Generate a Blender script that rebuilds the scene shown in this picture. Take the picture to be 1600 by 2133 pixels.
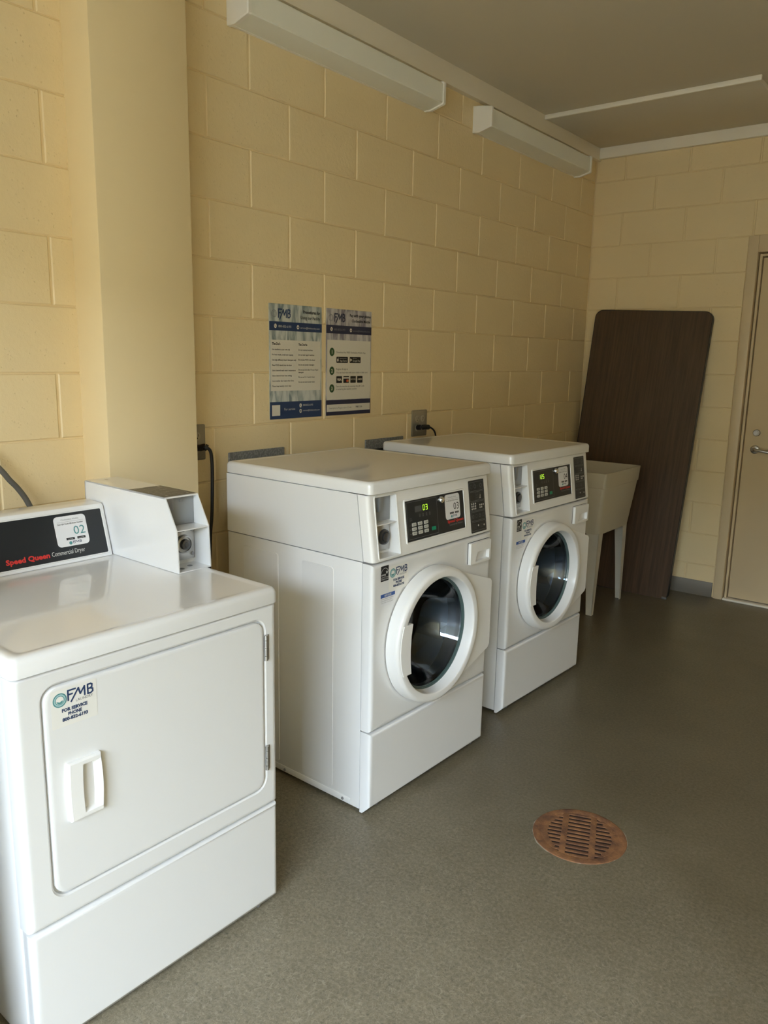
import bpy, bmesh, math, random
from mathutils import Vector, Matrix
random.seed(7)
scene = bpy.context.scene
for o in list(bpy.data.objects):
    bpy.data.objects.remove(o)
COL = scene.collection

# ---------------------------------------------------------------- camera, sky, exposure
YAW, PITCH, ROLL, FPX = -0.6624, 0.1945, 0.0190, 1636.57
cam_d = bpy.data.cameras.new('camera')
cam = bpy.data.objects.new('camera', cam_d)
COL.objects.link(cam)
cy_, sy_, cp_, sp_ = math.cos(YAW), math.sin(YAW), math.cos(PITCH), math.sin(PITCH)
fw = Vector((sy_ * cp_, cy_ * cp_, -sp_))
rt = Vector((cy_, -sy_, 0))
up = rt.cross(fw)
rt2 = math.cos(ROLL) * rt + math.sin(ROLL) * up
up2 = -math.sin(ROLL) * rt + math.cos(ROLL) * up
m = Matrix((rt2, up2, -fw)).transposed().to_4x4()
m.translation = Vector((2.3243, -3.148, 1.4902))
cam.matrix_world = m
cam_d.sensor_fit = 'HORIZONTAL'
cam_d.sensor_width = 36.0
cam_d.lens = FPX / 1600 * 36.0
cam_d.clip_start = 0.05
scene.camera = cam

RX, FY, BY, CZ = 4.20, -5.60, 2.036, 2.87      # room: right wall X, front wall Y, back wall Y, ceiling Z
OX0, OX1, OZ1 = 1.50, 4.10, 2.76               # glazed entrance opening in the front wall

world = bpy.data.worlds.new('overcast_sky')
scene.world = world
world.use_nodes = True
bg = world.node_tree.nodes['Background']
bg.inputs['Color'].default_value = (0.71, 0.845, 1.0, 1)
bg.inputs['Strength'].default_value = 33.0

pl = bpy.data.lights.new('entrance_portal', 'AREA')
pl.shape = 'RECTANGLE'
pl.size, pl.size_y = OX1 - OX0, OZ1
pl.cycles.is_portal = True
po = bpy.data.objects.new('entrance_portal', pl)
po.location = ((OX0 + OX1) / 2, FY - 0.12, OZ1 / 2)
po.rotation_euler = (math.pi / 2, 0, 0)
COL.objects.link(po)

vs = scene.view_settings
vs.view_transform = 'Standard'
vs.look = 'None'
vs.gamma = 1.0
vs.exposure = 0.48
vs.use_curve_mapping = False
scene.cycles.max_bounces = 10
scene.cycles.diffuse_bounces = 7
scene.cycles.glossy_bounces = 4
scene.cycles.transmission_bounces = 8
scene.cycles.caustics_reflective = False
scene.cycles.caustics_refractive = False

# ---------------------------------------------------------------- materials
MATS = {}


def srgb(r, g, b):
    f = lambda c: (c / 255 / 12.92) if c / 255 <= 0.04045 else ((c / 255 + 0.055) / 1.055) ** 2.4
    return (f(r), f(g), f(b))


def mat(name, color, rough=0.5, metal=0.0, coat=0.0, spec=0.5, trans=0.0, ior=1.45, emit=None, bump=None, vary=None):
    """bump=(scale, strength, distance, detail); vary=(scale, colour2, low, high)"""
    if name in MATS:
        return MATS[name]
    mt = bpy.data.materials.new(name)
    mt.use_nodes = True
    nt = mt.node_tree
    b = nt.nodes['Principled BSDF']
    b.inputs['Base Color'].default_value = (*color, 1)
    b.inputs['Roughness'].default_value = rough
    b.inputs['Metallic'].default_value = metal
    b.inputs['Coat Weight'].default_value = coat
    b.inputs['Coat Roughness'].default_value = 0.06
    b.inputs['Specular IOR Level'].default_value = spec
    b.inputs['Transmission Weight'].default_value = trans
    b.inputs['IOR'].default_value = ior
    if emit:
        b.inputs['Emission Color'].default_value = (*emit[0], 1)
        b.inputs['Emission Strength'].default_value = emit[1]
    geo = nt.nodes.new('ShaderNodeNewGeometry')
    if vary:
        n = nt.nodes.new('ShaderNodeTexNoise')
        n.inputs['Scale'].default_value = vary[0]
        n.inputs['Detail'].default_value = 5
        nt.links.new(geo.outputs['Position'], n.inputs['Vector'])
        mr = nt.nodes.new('ShaderNodeMapRange')
        mr.inputs['From Min'].default_value = vary[2]
        mr.inputs['From Max'].default_value = vary[3]
        nt.links.new(n.outputs['Fac'], mr.inputs['Value'])
        mx = nt.nodes.new('ShaderNodeMix')
        mx.data_type = 'RGBA'
        mx.inputs[6].default_value = (*color, 1)
        mx.inputs[7].default_value = (*vary[1], 1)
        nt.links.new(mr.outputs['Result'], mx.inputs[0])
        nt.links.new(mx.outputs[2], b.inputs['Base Color'])
    if bump:
        n = nt.nodes.new('ShaderNodeTexNoise')
        n.inputs['Scale'].default_value = bump[0]
        n.inputs['Detail'].default_value = bump[3]
        n.inputs['Roughness'].default_value = 0.6
        nt.links.new(geo.outputs['Position'], n.inputs['Vector'])
        bp = nt.nodes.new('ShaderNodeBump')
        bp.inputs['Strength'].default_value = bump[1]
        bp.inputs['Distance'].default_value = bump[2]
        nt.links.new(n.outputs['Fac'], bp.inputs['Height'])
        nt.links.new(bp.outputs['Normal'], b.inputs['Normal'])
    MATS[name] = mt
    return mt


PAINT = (0.785, 0.630, 0.370)
M_BLOCK = mat('painted_block', PAINT, 0.42, bump=(60, 0.35, 0.004, 6), vary=(1.7, (0.80, 0.65, 0.39), 0.35, 0.7))
# pitted block face: add sparse pinholes to the relief
_nt = M_BLOCK.node_tree
_b = _nt.nodes['Principled BSDF']
_v = _nt.nodes.new('ShaderNodeTexVoronoi')
_v.inputs['Scale'].default_value = 75
_g = _nt.nodes.new('ShaderNodeNewGeometry')
_nt.links.new(_g.outputs['Position'], _v.inputs['Vector'])
_mr = _nt.nodes.new('ShaderNodeMapRange')
_mr.inputs['From Min'].default_value = 0.05
_mr.inputs['From Max'].default_value = 0.22
_nt.links.new(_v.outputs['Distance'], _mr.inputs['Value'])
_n2 = _nt.nodes.new('ShaderNodeTexNoise')
_n2.inputs['Scale'].default_value = 28
_nt.links.new(_g.outputs['Position'], _n2.inputs['Vector'])
_mx = _nt.nodes.new('ShaderNodeMath')
_mx.operation = 'GREATER_THAN'
_mx.inputs[1].default_value = 0.52
_nt.links.new(_n2.outputs['Fac'], _mx.inputs[0])
_ma = _nt.nodes.new('ShaderNodeMath')
_ma.operation = 'MAXIMUM'
_inv = _nt.nodes.new('ShaderNodeMath')
_inv.operation = 'SUBTRACT'
_inv.inputs[0].default_value = 1.0
_nt.links.new(_mx.outputs[0], _inv.inputs[1])
_nt.links.new(_mr.outputs['Result'], _ma.inputs[0])
_nt.links.new(_inv.outputs[0], _ma.inputs[1])
_bp2 = _nt.nodes.new('ShaderNodeBump')
_bp2.inputs['Strength'].default_value = 0.5
_bp2.inputs['Distance'].default_value = 0.002
_nt.links.new(_ma.outputs[0], _bp2.inputs['Height'])
_old = _b.inputs['Normal'].links[0].from_node
_nt.links.new(_old.outputs['Normal'], _bp2.inputs['Normal'])
_nt.links.new(_bp2.outputs['Normal'], _b.inputs['Normal'])

M_MORTAR = mat('painted_mortar', PAINT, 0.5, bump=(90, 0.3, 0.003, 4))
M_PLASTER = mat('painted_plaster', (0.785, 0.64, 0.385), 0.45, bump=(14, 0.12, 0.004, 4))
M_DOORPAINT = mat('painted_door', (0.66, 0.53, 0.34), 0.4)
M_CEIL = mat('ceiling_paint', (0.66, 0.60, 0.48), 0.75, bump=(40, 0.1, 0.002, 3))
M_TRIM = mat('trim_paint', (0.86, 0.80, 0.68), 0.5, bump=(30, 0.1, 0.002, 3))
M_ENAMEL = mat('white_enamel', (0.745, 0.745, 0.745), 0.28, coat=0.8)
M_PLASTIC = mat('white_plastic', (0.80, 0.795, 0.785), 0.3, coat=0.15)
M_BLACK = mat('black_panel', (0.016, 0.019, 0.023), 0.28)
M_BLACKP = mat('black_print', (0.012, 0.012, 0.013), 0.5)
M_GREYP = mat('grey_print', (0.21, 0.22, 0.23), 0.5)
M_DGREYP = mat('dark_grey_print', (0.075, 0.08, 0.085), 0.5)
M_LINE = mat('white_print', (0.62, 0.62, 0.60), 0.5)
M_NAVY = mat('navy_print', (0.022, 0.045, 0.115), 0.5)
M_TEAL = mat('teal_print', (0.075, 0.25, 0.26), 0.5)
M_TEALL = mat('pale_teal_print', (0.36, 0.55, 0.57), 0.5)
M_RED = mat('red_print', (0.62, 0.035, 0.03), 0.5)
M_STICK = mat('sticker_film', (0.755, 0.74, 0.70), 0.4)
M_STICKW = mat('sticker_white', (0.72, 0.72, 0.74), 0.35)
M_LED = mat('green_led', (0.3, 0.6, 0.02), 0.4, emit=((0.55, 1.0, 0.05), 0.9))
M_GREENKEY = mat('green_key', (0.01, 0.25, 0.13), 0.4)
M_KEY = mat('grey_key', (0.50, 0.50, 0.47), 0.4)
M_CHROME = mat('chrome', (0.75, 0.74, 0.72), 0.15, metal=1.0)
M_STEEL = mat('brushed_steel', (0.48, 0.47, 0.45), 0.33, metal=0.9)
M_GALV = mat('galvanised_steel', (0.22, 0.23, 0.235), 0.45, metal=0.4, vary=(120, (0.34, 0.35, 0.36), 0.45, 0.6))
M_DSTEEL = mat('grey_steel', (0.30, 0.30, 0.31), 0.4, metal=0.6)
M_LOCK = mat('dark_lock_steel', (0.12, 0.12, 0.125), 0.35, metal=0.7)
M_SLIDE = mat('grey_coin_slide', (0.26, 0.27, 0.28), 0.35, metal=0.3)
M_DRUM = mat('drum_steel', (0.34, 0.37, 0.42), 0.32, metal=0.85)
M_RUBBER = mat('dark_rubber', (0.02, 0.022, 0.025), 0.5)
M_GLASS = bpy.data.materials.new('tinted_glass')      # thin pane: tinted see-through plus Fresnel reflection
M_GLASS.use_nodes = True
_t = M_GLASS.node_tree
_t.nodes.remove(_t.nodes['Principled BSDF'])
_tr, _gl, _ms, _fr = (_t.nodes.new(k) for k in ('ShaderNodeBsdfTransparent', 'ShaderNodeBsdfGlossy', 'ShaderNodeMixShader', 'ShaderNodeFresnel'))
_tr.inputs['Color'].default_value = (0.74, 0.84, 0.92, 1)
_gl.inputs['Roughness'].default_value = 0.03
_fr.inputs['IOR'].default_value = 1.5
_t.links.new(_fr.outputs[0], _ms.inputs[0])
_t.links.new(_tr.outputs[0], _ms.inputs[1])
_t.links.new(_gl.outputs[0], _ms.inputs[2])
_t.links.new(_ms.outputs[0], _t.nodes['Material Output'].inputs['Surface'])
M_GLASSEDGE = mat('green_glass_edge', (0.075, 0.115, 0.115), 0.08, coat=0.5)
M_CORD = mat('black_cord', (0.012, 0.012, 0.013), 0.45)
M_GREYCORD = mat('grey_cord', (0.11, 0.105, 0.095), 0.5)
M_DIFF = mat('light_diffuser', (0.82, 0.82, 0.74), 0.35)
M_CAP = mat('light_end_cap', (0.86, 0.83, 0.76), 0.4)
M_TUB = mat('tub_plastic', (0.52, 0.475, 0.37), 0.4)
M_TUBLEG = mat('tub_leg_paint', (0.56, 0.53, 0.45), 0.45, vary=(9, (0.50, 0.46, 0.38), 0.5, 0.8))
M_OUTLET = mat('steel_wall_plate', (0.36, 0.34, 0.29), 0.35, metal=0.7)
M_RECEPT = mat('receptacle_face', (0.42, 0.38, 0.30), 0.45)
M_DARK = mat('hole_shade', (0.01, 0.01, 0.01), 0.8)  # flat dark colour standing in for shade inside slots and recesses
M_BASE = mat('vinyl_base', (0.165, 0.148, 0.122), 0.45, bump=(60, 0.2, 0.002, 3))
M_EDGE = mat('black_edge_band', (0.010, 0.009, 0.008), 0.4)
M_GROUT = mat('pale_grout', (0.34, 0.30, 0.235), 0.8, bump=(120, 0.6, 0.004, 4))
M_CONC = mat('outdoor_paving', (0.12, 0.12, 0.115), 0.9, bump=(20, 0.3, 0.01, 4))
M_LBROWN = mat('brown_label', (0.115, 0.10, 0.085), 0.4)
M_LABELTXT = mat('label_text', (0.55, 0.53, 0.48), 0.5)
M_PURP = mat('dark_navy_print', (0.026, 0.028, 0.062), 0.5)
M_PGREEN = mat('green_print', (0.035, 0.085, 0.03), 0.5)
M_PAPER = mat('poster_white', (0.70, 0.66, 0.58), 0.35)
M_BLUEN = mat('notice_blue', (0.03, 0.09, 0.32), 0.5)
M_ORANGE = mat('orange_print', (0.55, 0.2, 0.03), 0.5)


def rust_mat():
    mt = bpy.data.materials.new('rusty_iron')
    mt.use_nodes = True
    nt = mt.node_tree
    b = nt.nodes['Principled BSDF']
    b.inputs['Roughness'].default_value = 0.8
    g = nt.nodes.new('ShaderNodeNewGeometry')
    n = nt.nodes.new('ShaderNodeTexNoise')
    n.inputs['Scale'].default_value = 18
    n.inputs['Detail'].default_value = 8
    n.inputs['Roughness'].default_value = 0.65
    nt.links.new(g.outputs['Position'], n.inputs['Vector'])
    r = nt.nodes.new('ShaderNodeValToRGB')
    e = r.color_ramp.elements
    e[0].position, e[0].color = 0.36, (0.11, 0.048, 0.025, 1)
    e[1].position, e[1].color = 0.60, (0.26, 0.118, 0.045, 1)
    nt.links.new(n.outputs['Fac'], r.inputs['Fac'])
    nt.links.new(r.outputs['Color'], b.inputs['Base Color'])
    n2 = nt.nodes.new('ShaderNodeTexNoise')
    n2.inputs['Scale'].default_value = 160
    nt.links.new(g.outputs['Position'], n2.inputs['Vector'])
    bp = nt.nodes.new('ShaderNodeBump')
    bp.inputs['Strength'].default_value = 0.5
    bp.inputs['Distance'].default_value = 0.003
    nt.links.new(n2.outputs['Fac'], bp.inputs['Height'])
    nt.links.new(bp.outputs['Normal'], b.inputs['Normal'])
    return mt


def floor_mat():
    """Polished, worn concrete: speckle of fine aggregate, cloudy stains and pale hair scratches."""
    mt = bpy.data.materials.new('worn_concrete')
    mt.use_nodes = True
    nt = mt.node_tree
    L = nt.links.new
    b = nt.nodes['Principled BSDF']
    g = nt.nodes.new('ShaderNodeNewGeometry')

    def noise(sc, det, rough=0.6, vec=None, dist=0.0):
        n = nt.nodes.new('ShaderNodeTexNoise')
        n.inputs['Scale'].default_value = sc
        n.inputs['Detail'].default_value = det
        n.inputs['Roughness'].default_value = rough
        n.inputs['Distortion'].default_value = dist
        L(vec or g.outputs['Position'], n.inputs['Vector'])
        return n.outputs['Fac']

    def mapr(v, a, c, lo=0.0, hi=1.0):
        r = nt.nodes.new('ShaderNodeMapRange')
        r.inputs['From Min'].default_value = a
        r.inputs['From Max'].default_value = c
        r.inputs['To Min'].default_value = lo
        r.inputs['To Max'].default_value = hi
        L(v, r.inputs['Value'])
        return r.outputs['Result']

    def mix(f, c1, c2):
        x = nt.nodes.new('ShaderNodeMix')
        x.data_type = 'RGBA'
        L(f, x.inputs[0])
        for i, c in ((6, c1), (7, c2)):
            if isinstance(c, tuple):
                x.inputs[i].default_value = (*c, 1)
            else:
                L(c, x.inputs[i])
        return x.outputs[2]

    def mul(a_, b_):
        x = nt.nodes.new('ShaderNodeMath')
        x.operation = 'MULTIPLY'
        for i, v in ((0, a_), (1, b_)):
            if isinstance(v, float):
                x.inputs[i].default_value = v
            else:
                L(v, x.inputs[i])
        return x.outputs[0]

    # traffic wear: strip near the entrance scuffed; pale-to-dark base also paints in light falloff
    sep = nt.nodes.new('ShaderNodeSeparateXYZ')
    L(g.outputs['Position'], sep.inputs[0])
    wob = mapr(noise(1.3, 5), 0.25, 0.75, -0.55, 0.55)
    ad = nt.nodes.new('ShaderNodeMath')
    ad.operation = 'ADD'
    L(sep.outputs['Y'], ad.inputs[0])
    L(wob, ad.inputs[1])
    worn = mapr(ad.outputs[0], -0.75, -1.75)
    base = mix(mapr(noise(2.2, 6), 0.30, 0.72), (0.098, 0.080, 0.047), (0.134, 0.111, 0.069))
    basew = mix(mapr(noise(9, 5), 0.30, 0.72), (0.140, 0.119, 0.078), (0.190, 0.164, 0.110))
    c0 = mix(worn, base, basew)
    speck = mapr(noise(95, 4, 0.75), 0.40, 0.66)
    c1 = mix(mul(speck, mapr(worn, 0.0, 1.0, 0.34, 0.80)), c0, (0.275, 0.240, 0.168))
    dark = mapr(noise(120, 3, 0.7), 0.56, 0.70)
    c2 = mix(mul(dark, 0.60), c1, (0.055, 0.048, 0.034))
    # pale curly hairline scratches
    hair = None
    for sc_, off in ((26, 1.9), (41, 1.4)):
        v = noise(sc_, 1.5, 0.5, dist=off)
        ab = nt.nodes.new('ShaderNodeMath')
        ab.operation = 'SUBTRACT'
        L(v, ab.inputs[0])
        ab.inputs[1].default_value = 0.5
        ab2 = nt.nodes.new('ShaderNodeMath')
        ab2.operation = 'ABSOLUTE'
        L(ab.outputs[0], ab2.inputs[0])
        h_ = mapr(ab2.outputs[0], 0.0, 0.016, 1.0, 0.0)
        c2 = mix(mul(mul(h_, worn), 0.60), c2, (0.34, 0.305, 0.225))
    L(c2, b.inputs['Base Color'])
    rg = nt.nodes.new('ShaderNodeMath')
    rg.operation = 'ADD'
    L(mapr(noise(3.0, 5), 0.35, 0.65, 0.29, 0.36), rg.inputs[0])
    L(mapr(worn, 0.0, 1.0, 0.0, 0.18), rg.inputs[1])
    L(rg.outputs[0], b.inputs['Roughness'])
    b.inputs['Specular IOR Level'].default_value = 0.5
    bp = nt.nodes.new('ShaderNodeBump')
    bp.inputs['Strength'].default_value = 0.12
    bp.inputs['Distance'].default_value = 0.0015
    L(speck, bp.inputs['Height'])
    L(bp.outputs['Normal'], b.inputs['Normal'])
    return mt


def wood_mat():
    mt = bpy.data.materials.new('walnut_laminate')
    mt.use_nodes = True
    nt = mt.node_tree
    L = nt.links.new
    b = nt.nodes['Principled BSDF']
    b.inputs['Roughness'].default_value = 0.38
    tc = nt.nodes.new('ShaderNodeTexCoord')
    mp = nt.nodes.new('ShaderNodeMapping')
    mp.inputs['Scale'].default_value = (60, 3.0, 1.0)
    L(tc.outputs['Object'], mp.inputs['Vector'])
    n = nt.nodes.new('ShaderNodeTexNoise')
    n.inputs['Scale'].default_value = 1.0
    n.inputs['Detail'].default_value = 5
    n.inputs['Roughness'].default_value = 0.7
    L(mp.outputs['Vector'], n.inputs['Vector'])
    r = nt.nodes.new('ShaderNodeValToRGB')
    e = r.color_ramp.elements
    e[0].position, e[0].color = 0.3, (0.040, 0.022, 0.012, 1)
    e[1].position, e[1].color = 0.72, (0.100, 0.060, 0.033, 1)
    L(n.outputs['Fac'], r.inputs['Fac'])
    L(r.outputs['Color'], b.inputs['Base Color'])
    return mt


def poster_mat(name, c_light, c_dark):
    """Printed photo of rippling water: flat print, pale with darker streaks."""
    mt = bpy.data.materials.new(name)
    mt.use_nodes = True
    nt = mt.node_tree
    L = nt.links.new
    b = nt.nodes['Principled BSDF']
    b.inputs['Roughness'].default_value = 0.35
    g = nt.nodes.new('ShaderNodeNewGeometry')
    mp = nt.nodes.new('ShaderNodeMapping')
    mp.inputs['Rotation'].default_value = (math.radians(-35), 0, 0)
    mp.inputs['Scale'].default_value = (1, 26, 6)
    L(g.outputs['Position'], mp.inputs['Vector'])
    n = nt.nodes.new('ShaderNodeTexNoise')
    n.inputs['Scale'].default_value = 1.4
    n.inputs['Detail'].default_value = 4
    n.inputs['Distortion'].default_value = 0.8
    L(mp.outputs['Vector'], n.inputs['Vector'])
    r = nt.nodes.new('ShaderNodeValToRGB')
    e = r.color_ramp.elements
    e[0].position, e[0].color = 0.33, (*c_dark, 1)
    e[1].position, e[1].color = 0.58, (*c_light, 1)
    L(n.outputs['Fac'], r.inputs['Fac'])
    L(r.outputs['Color'], b.inputs['Base Color'])
    return mt


M_RUST = rust_mat()
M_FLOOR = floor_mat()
M_WOOD = wood_mat()
M_WATER1 = poster_mat('water_print_green', (0.58, 0.60, 0.57), (0.20, 0.25, 0.26))
M_WATER2 = poster_mat('water_print_violet', (0.56, 0.53, 0.53), (0.21, 0.19, 0.23))


# ---------------------------------------------------------------- geometry helpers
def tag(o, label=None, cat=None, group=None, kind=None):
    if label:
        o['label'] = label
    if cat:
        o['category'] = cat
    if group:
        o['group'] = group
    if kind:
        o['kind'] = kind
    return o


def empty(name, loc=(0, 0, 0), rz=0.0):
    o = bpy.data.objects.new(name, None)
    o.location = loc
    o.rotation_euler = (0, 0, rz)
    o.empty_display_size = 0.1
    COL.objects.link(o)
    return o


def link_mesh(name, me, material, parent=None, smooth=True):
    o = bpy.data.objects.new(name, me)
    COL.objects.link(o)
    if material and not me.materials:
        me.materials.append(material)
    if parent:
        o.parent = parent
    return o


class G:
    """Collects geometry, then becomes one mesh object."""

    def __init__(s):
        s.bm = bmesh.new()

    def face(s, pts):
        return s.bm.faces.new([s.bm.verts.new(p) for p in pts])

    def box(s, x0, x1, y0, y1, z0, z1, r=0.0, seg=2, mtx=None):
        b = bmesh.new()
        bmesh.ops.create_cube(b, size=1)
        for v in b.verts:
            v.co = Vector(((x0 + x1) / 2 + v.co.x * (x1 - x0), (y0 + y1) / 2 + v.co.y * (y1 - y0), (z0 + z1) / 2 + v.co.z * (z1 - z0)))
        if r > 0:
            bmesh.ops.bevel(b, geom=list(b.edges), offset=r, offset_type='OFFSET', segments=seg, profile=0.5, affect='EDGES')
        return s.merge(b, mtx)

    def merge(s, b, mtx=None):
        if mtx:
            bmesh.ops.transform(b, matrix=mtx, verts=b.verts)
        tmp = bpy.data.meshes.new('tmp')
        b.to_mesh(tmp)
        b.free()
        s.bm.from_mesh(tmp)
        bpy.data.meshes.remove(tmp)
        return s

    def loft(s, loops, cap0=True, cap1=True, close=True):
        vs = [[s.bm.verts.new(p) for p in lp] for lp in loops]
        n = len(loops[0])
        for a, b in zip(vs, vs[1:]):
            for i in range(n if close else n - 1):
                j = (i + 1) % n
                s.bm.faces.new((a[i], a[j], b[j], b[i]))
        if cap0:
            s.bm.faces.new(list(reversed(vs[0])))
        if cap1:
            s.bm.faces.new(vs[-1])
        return s

    def lathe(s, prof, c, n=64, axis='x', close=False):
        """prof: list of (axial, radius); around local x axis at centre c."""
        rings = []
        for a, r in prof:
            ring = []
            for i in range(n):
                t = 2 * math.pi * i / n
                if axis == 'x':
                    ring.append((c[0] + a, c[1] + r * math.cos(t), c[2] + r * math.sin(t)))
                elif axis == 'y':
                    ring.append((c[0] + r * math.sin(t), c[1] + a, c[2] + r * math.cos(t)))
                else:
                    ring.append((c[0] + r * math.cos(t), c[1] + r * math.sin(t), c[2] + a))
            rings.append(ring)
        if close:
            rings.append(rings[0])
            s.loft(rings, False, False)
            bmesh.ops.remove_doubles(s.bm, verts=s.bm.verts, dist=1e-6)
        else:
            s.loft(rings, True, True)
        return s

    def tube(s, pts, r, n=10, sub=8):
        P = [Vector(p) for p in pts]
        C = []
        for i in range(len(P) - 1):
            p0, p1, p2, p3 = P[max(i - 1, 0)], P[i], P[i + 1], P[min(i + 2, len(P) - 1)]
            for k in range(sub):
                t = k / sub
                C.append(0.5 * ((2 * p1) + (-p0 + p2) * t + (2 * p0 - 5 * p1 + 4 * p2 - p3) * t * t + (-p0 + 3 * p1 - 3 * p2 + p3) * t ** 3))
        C.append(P[-1])
        loops = []
        for i, c in enumerate(C):
            d = (C[min(i + 1, len(C) - 1)] - C[max(i - 1, 0)]).normalized()
            a = Vector((1, 0, 0)) if abs(d.x) < 0.8 else Vector((0, 1, 0))
            u = d.cross(a).normalized()
            v = d.cross(u)
            loops.append([c + r * (math.cos(2 * math.pi * k / n) * u + math.sin(2 * math.pi * k / n) * v) for k in range(n)])
        return s.loft(loops)

    def out(s, name, material, parent=None, shift=None, smooth=40):
        bmesh.ops.recalc_face_normals(s.bm, faces=s.bm.faces)
        if shift:
            bmesh.ops.translate(s.bm, vec=shift, verts=s.bm.verts)
        me = bpy.data.meshes.new(name)
        s.bm.to_mesh(me)
        s.bm.free()
        if smooth:
            me.shade_smooth()
            me.set_sharp_from_angle(angle=math.radians(smooth))
        return link_mesh(name, me, material, parent)


def rrect(y0, y1, z0, z1, r, n=6):
    """rounded rectangle, counter-clockwise, 4*n points"""
    pts = []
    for cy, cz, a0 in ((y1 - r, z1 - r, 0), (y0 + r, z1 - r, 90), (y0 + r, z0 + r, 180), (y1 - r, z0 + r, 270)):
        for i in range(n):
            a = math.radians(a0 + 90 * i / (n - 1))
            pts.append((cy + r * math.cos(a), cz + r * math.sin(a)))
    return pts


def yz(pts, x):
    return [(x, p[0], p[1]) for p in pts]


class Frame:
    def __init__(s, o, u, v):
        s.o, s.u, s.v = Vector(o), Vector(u).normalized(), Vector(v).normalized()
        s.n = s.u.cross(s.v)

    def at(s, a, b, h=0.0):
        return s.o + s.u * a + s.v * b + s.n * h


TXT = {}


def text_polys(body, bold=0.0):
    key = (body, bold)
    if key not in TXT:
        cu = bpy.data.curves.new('t', 'FONT')
        cu.body = body
        cu.size = 1.0
        cu.resolution_u = 2
        cu.offset = bold
        ob = bpy.data.objects.new('t', cu)
        me = bpy.data.meshes.new_from_object(ob)
        vs = [(v.co.x, v.co.y) for v in me.vertices]
        fs = [tuple(p.vertices) for p in me.polygons]
        bpy.data.objects.remove(ob)
        bpy.data.meshes.remove(me)
        bpy.data.curves.remove(cu)
        TXT[key] = (vs, fs)
    return TXT[key]


class Print:
    """Flat print / decals laid on a frame."""

    def __init__(s, frame, h):
        s.f, s.h, s.v, s.p = frame, h, [], []

    def poly(s, pts):
        b = len(s.v)
        hh = s.h + 2.5e-6 * (len(s.p) % 40)      # overlapping strokes never share a plane
        s.v += [s.f.at(a, c, hh) for a, c in pts]
        s.p.append(tuple(range(b, b + len(pts))))
        return s

    def rect(s, a0, b0, a1, b1):
        return s.poly([(a0, b0), (a1, b0), (a1, b1), (a0, b1)])

    def rrect(s, a0, b0, a1, b1, r):
        return s.poly(rrect(a0, a1, b0, b1, r, 5))

    def disc(s, a, b, r, n=24, ry=None):
        ry = ry or r
        return s.poly([(a + r * math.cos(2 * math.pi * i / n), b + ry * math.sin(2 * math.pi * i / n)) for i in range(n)])

    def ring(s, a, b, r0, r1, n=28, a0=0.0, a1=360.0):
        for i in range(n):
            t, q = math.radians(a0 + (a1 - a0) * i / n), math.radians(a0 + (a1 - a0) * (i + 1) / n)
            s.poly([(a + r0 * math.cos(t), b + r0 * math.sin(t)), (a + r1 * math.cos(t), b + r1 * math.sin(t)), (a + r1 * math.cos(q), b + r1 * math.sin(q)), (a + r0 * math.cos(q), b + r0 * math.sin(q))])
        return s

    def stroke(s, pts, w):
        for (a, b), (c, d) in zip(pts, pts[1:]):
            L = math.hypot(c - a, d - b)
            if L < 1e-9:
                continue
            ex, ey = (c - a) / L * w * 0.35, (d - b) / L * w * 0.35
            nx, ny = -(d - b) / L * w / 2, (c - a) / L * w / 2
            s.poly([(a - ex + nx, b - ey + ny), (a - ex - nx, b - ey - ny), (c + ex - nx, d + ey - ny), (c + ex + nx, d + ey + ny)])
        return s

    def outline(s, a0, b0, a1, b1, w, r=0.0):
        if r:
            pts = rrect(a0, a1, b0, b1, r, 4)
        else:
            pts = [(a0, b0), (a1, b0), (a1, b1), (a0, b1)]
        return s.stroke(pts + [pts[0]], w)

    def text(s, body, a, b, size, width=None, align='l', bold=0.0):
        """size: cap height in metres (letters about 0.7 of the font size)"""
        vs, fs = text_polys(body, bold)
        if not vs:
            return s
        k = size / 0.70
        x0, x1 = min(v[0] for v in vs), max(v[0] for v in vs)
        kx = k if width is None else width / (x1 - x0)
        off = {'l': -x0, 'c': -(x0 + x1) / 2, 'r': -x1}[align]
        base = len(s.v)
        s.v += [s.f.at(a + (v[0] + off) * kx, b + v[1] * k, s.h) for v in vs]
        s.p += [tuple(i + base for i in f) for f in fs]
        return s

    def fmb(s, a, b, w, h, t):
        """the three slanted-join letters of the service company's mark, box a..a+w, b..b+h"""
        X = lambda u: a + u * w
        Z = lambda v: b + v * h
        s.stroke([(X(0.0), Z(0.06)), (X(0.0), Z(1))], t).stroke([(X(0), Z(1)), (X(0.30), Z(1))], t).stroke([(X(0), Z(0.60)), (X(0.17), Z(0.60))], t)
        s.stroke([(X(0.11), Z(-0.14)), (X(0.42), Z(0.97)), (X(0.49), Z(0.36)), (X(0.67), Z(0.97)), (X(0.67), Z(0.10))], t)
        s.stroke([(X(0.80), Z(0.10)), (X(0.80), Z(1)), (X(0.92), Z(1)), (X(0.98), Z(0.92)), (X(0.97), Z(0.68)), (X(0.90), Z(0.58)), (X(0.80), Z(0.58))], t)
        s.stroke([(X(0.90), Z(0.58)), (X(1.0), Z(0.47)), (X(1.0), Z(0.23)), (X(0.92), Z(0.10)), (X(0.80), Z(0.10))], t)
        return s

    def out(s, name, material, parent, shift=None, stuff=False):
        me = bpy.data.meshes.new(name)
        sh = Vector(shift) if shift else Vector((0, 0, 0))
        me.from_pydata([tuple(v + sh) for v in s.v], [], s.p)
        me.update()
        o = link_mesh(name, me, material, parent)
        if stuff:                 # many tiny printed marks, too small to pick apart
            o['kind'] = 'stuff'
        return o


# ---------------------------------------------------------------- room shell
S = 0.2032
REC = 0.0045      # how far the mortar lies behind the block faces


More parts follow.
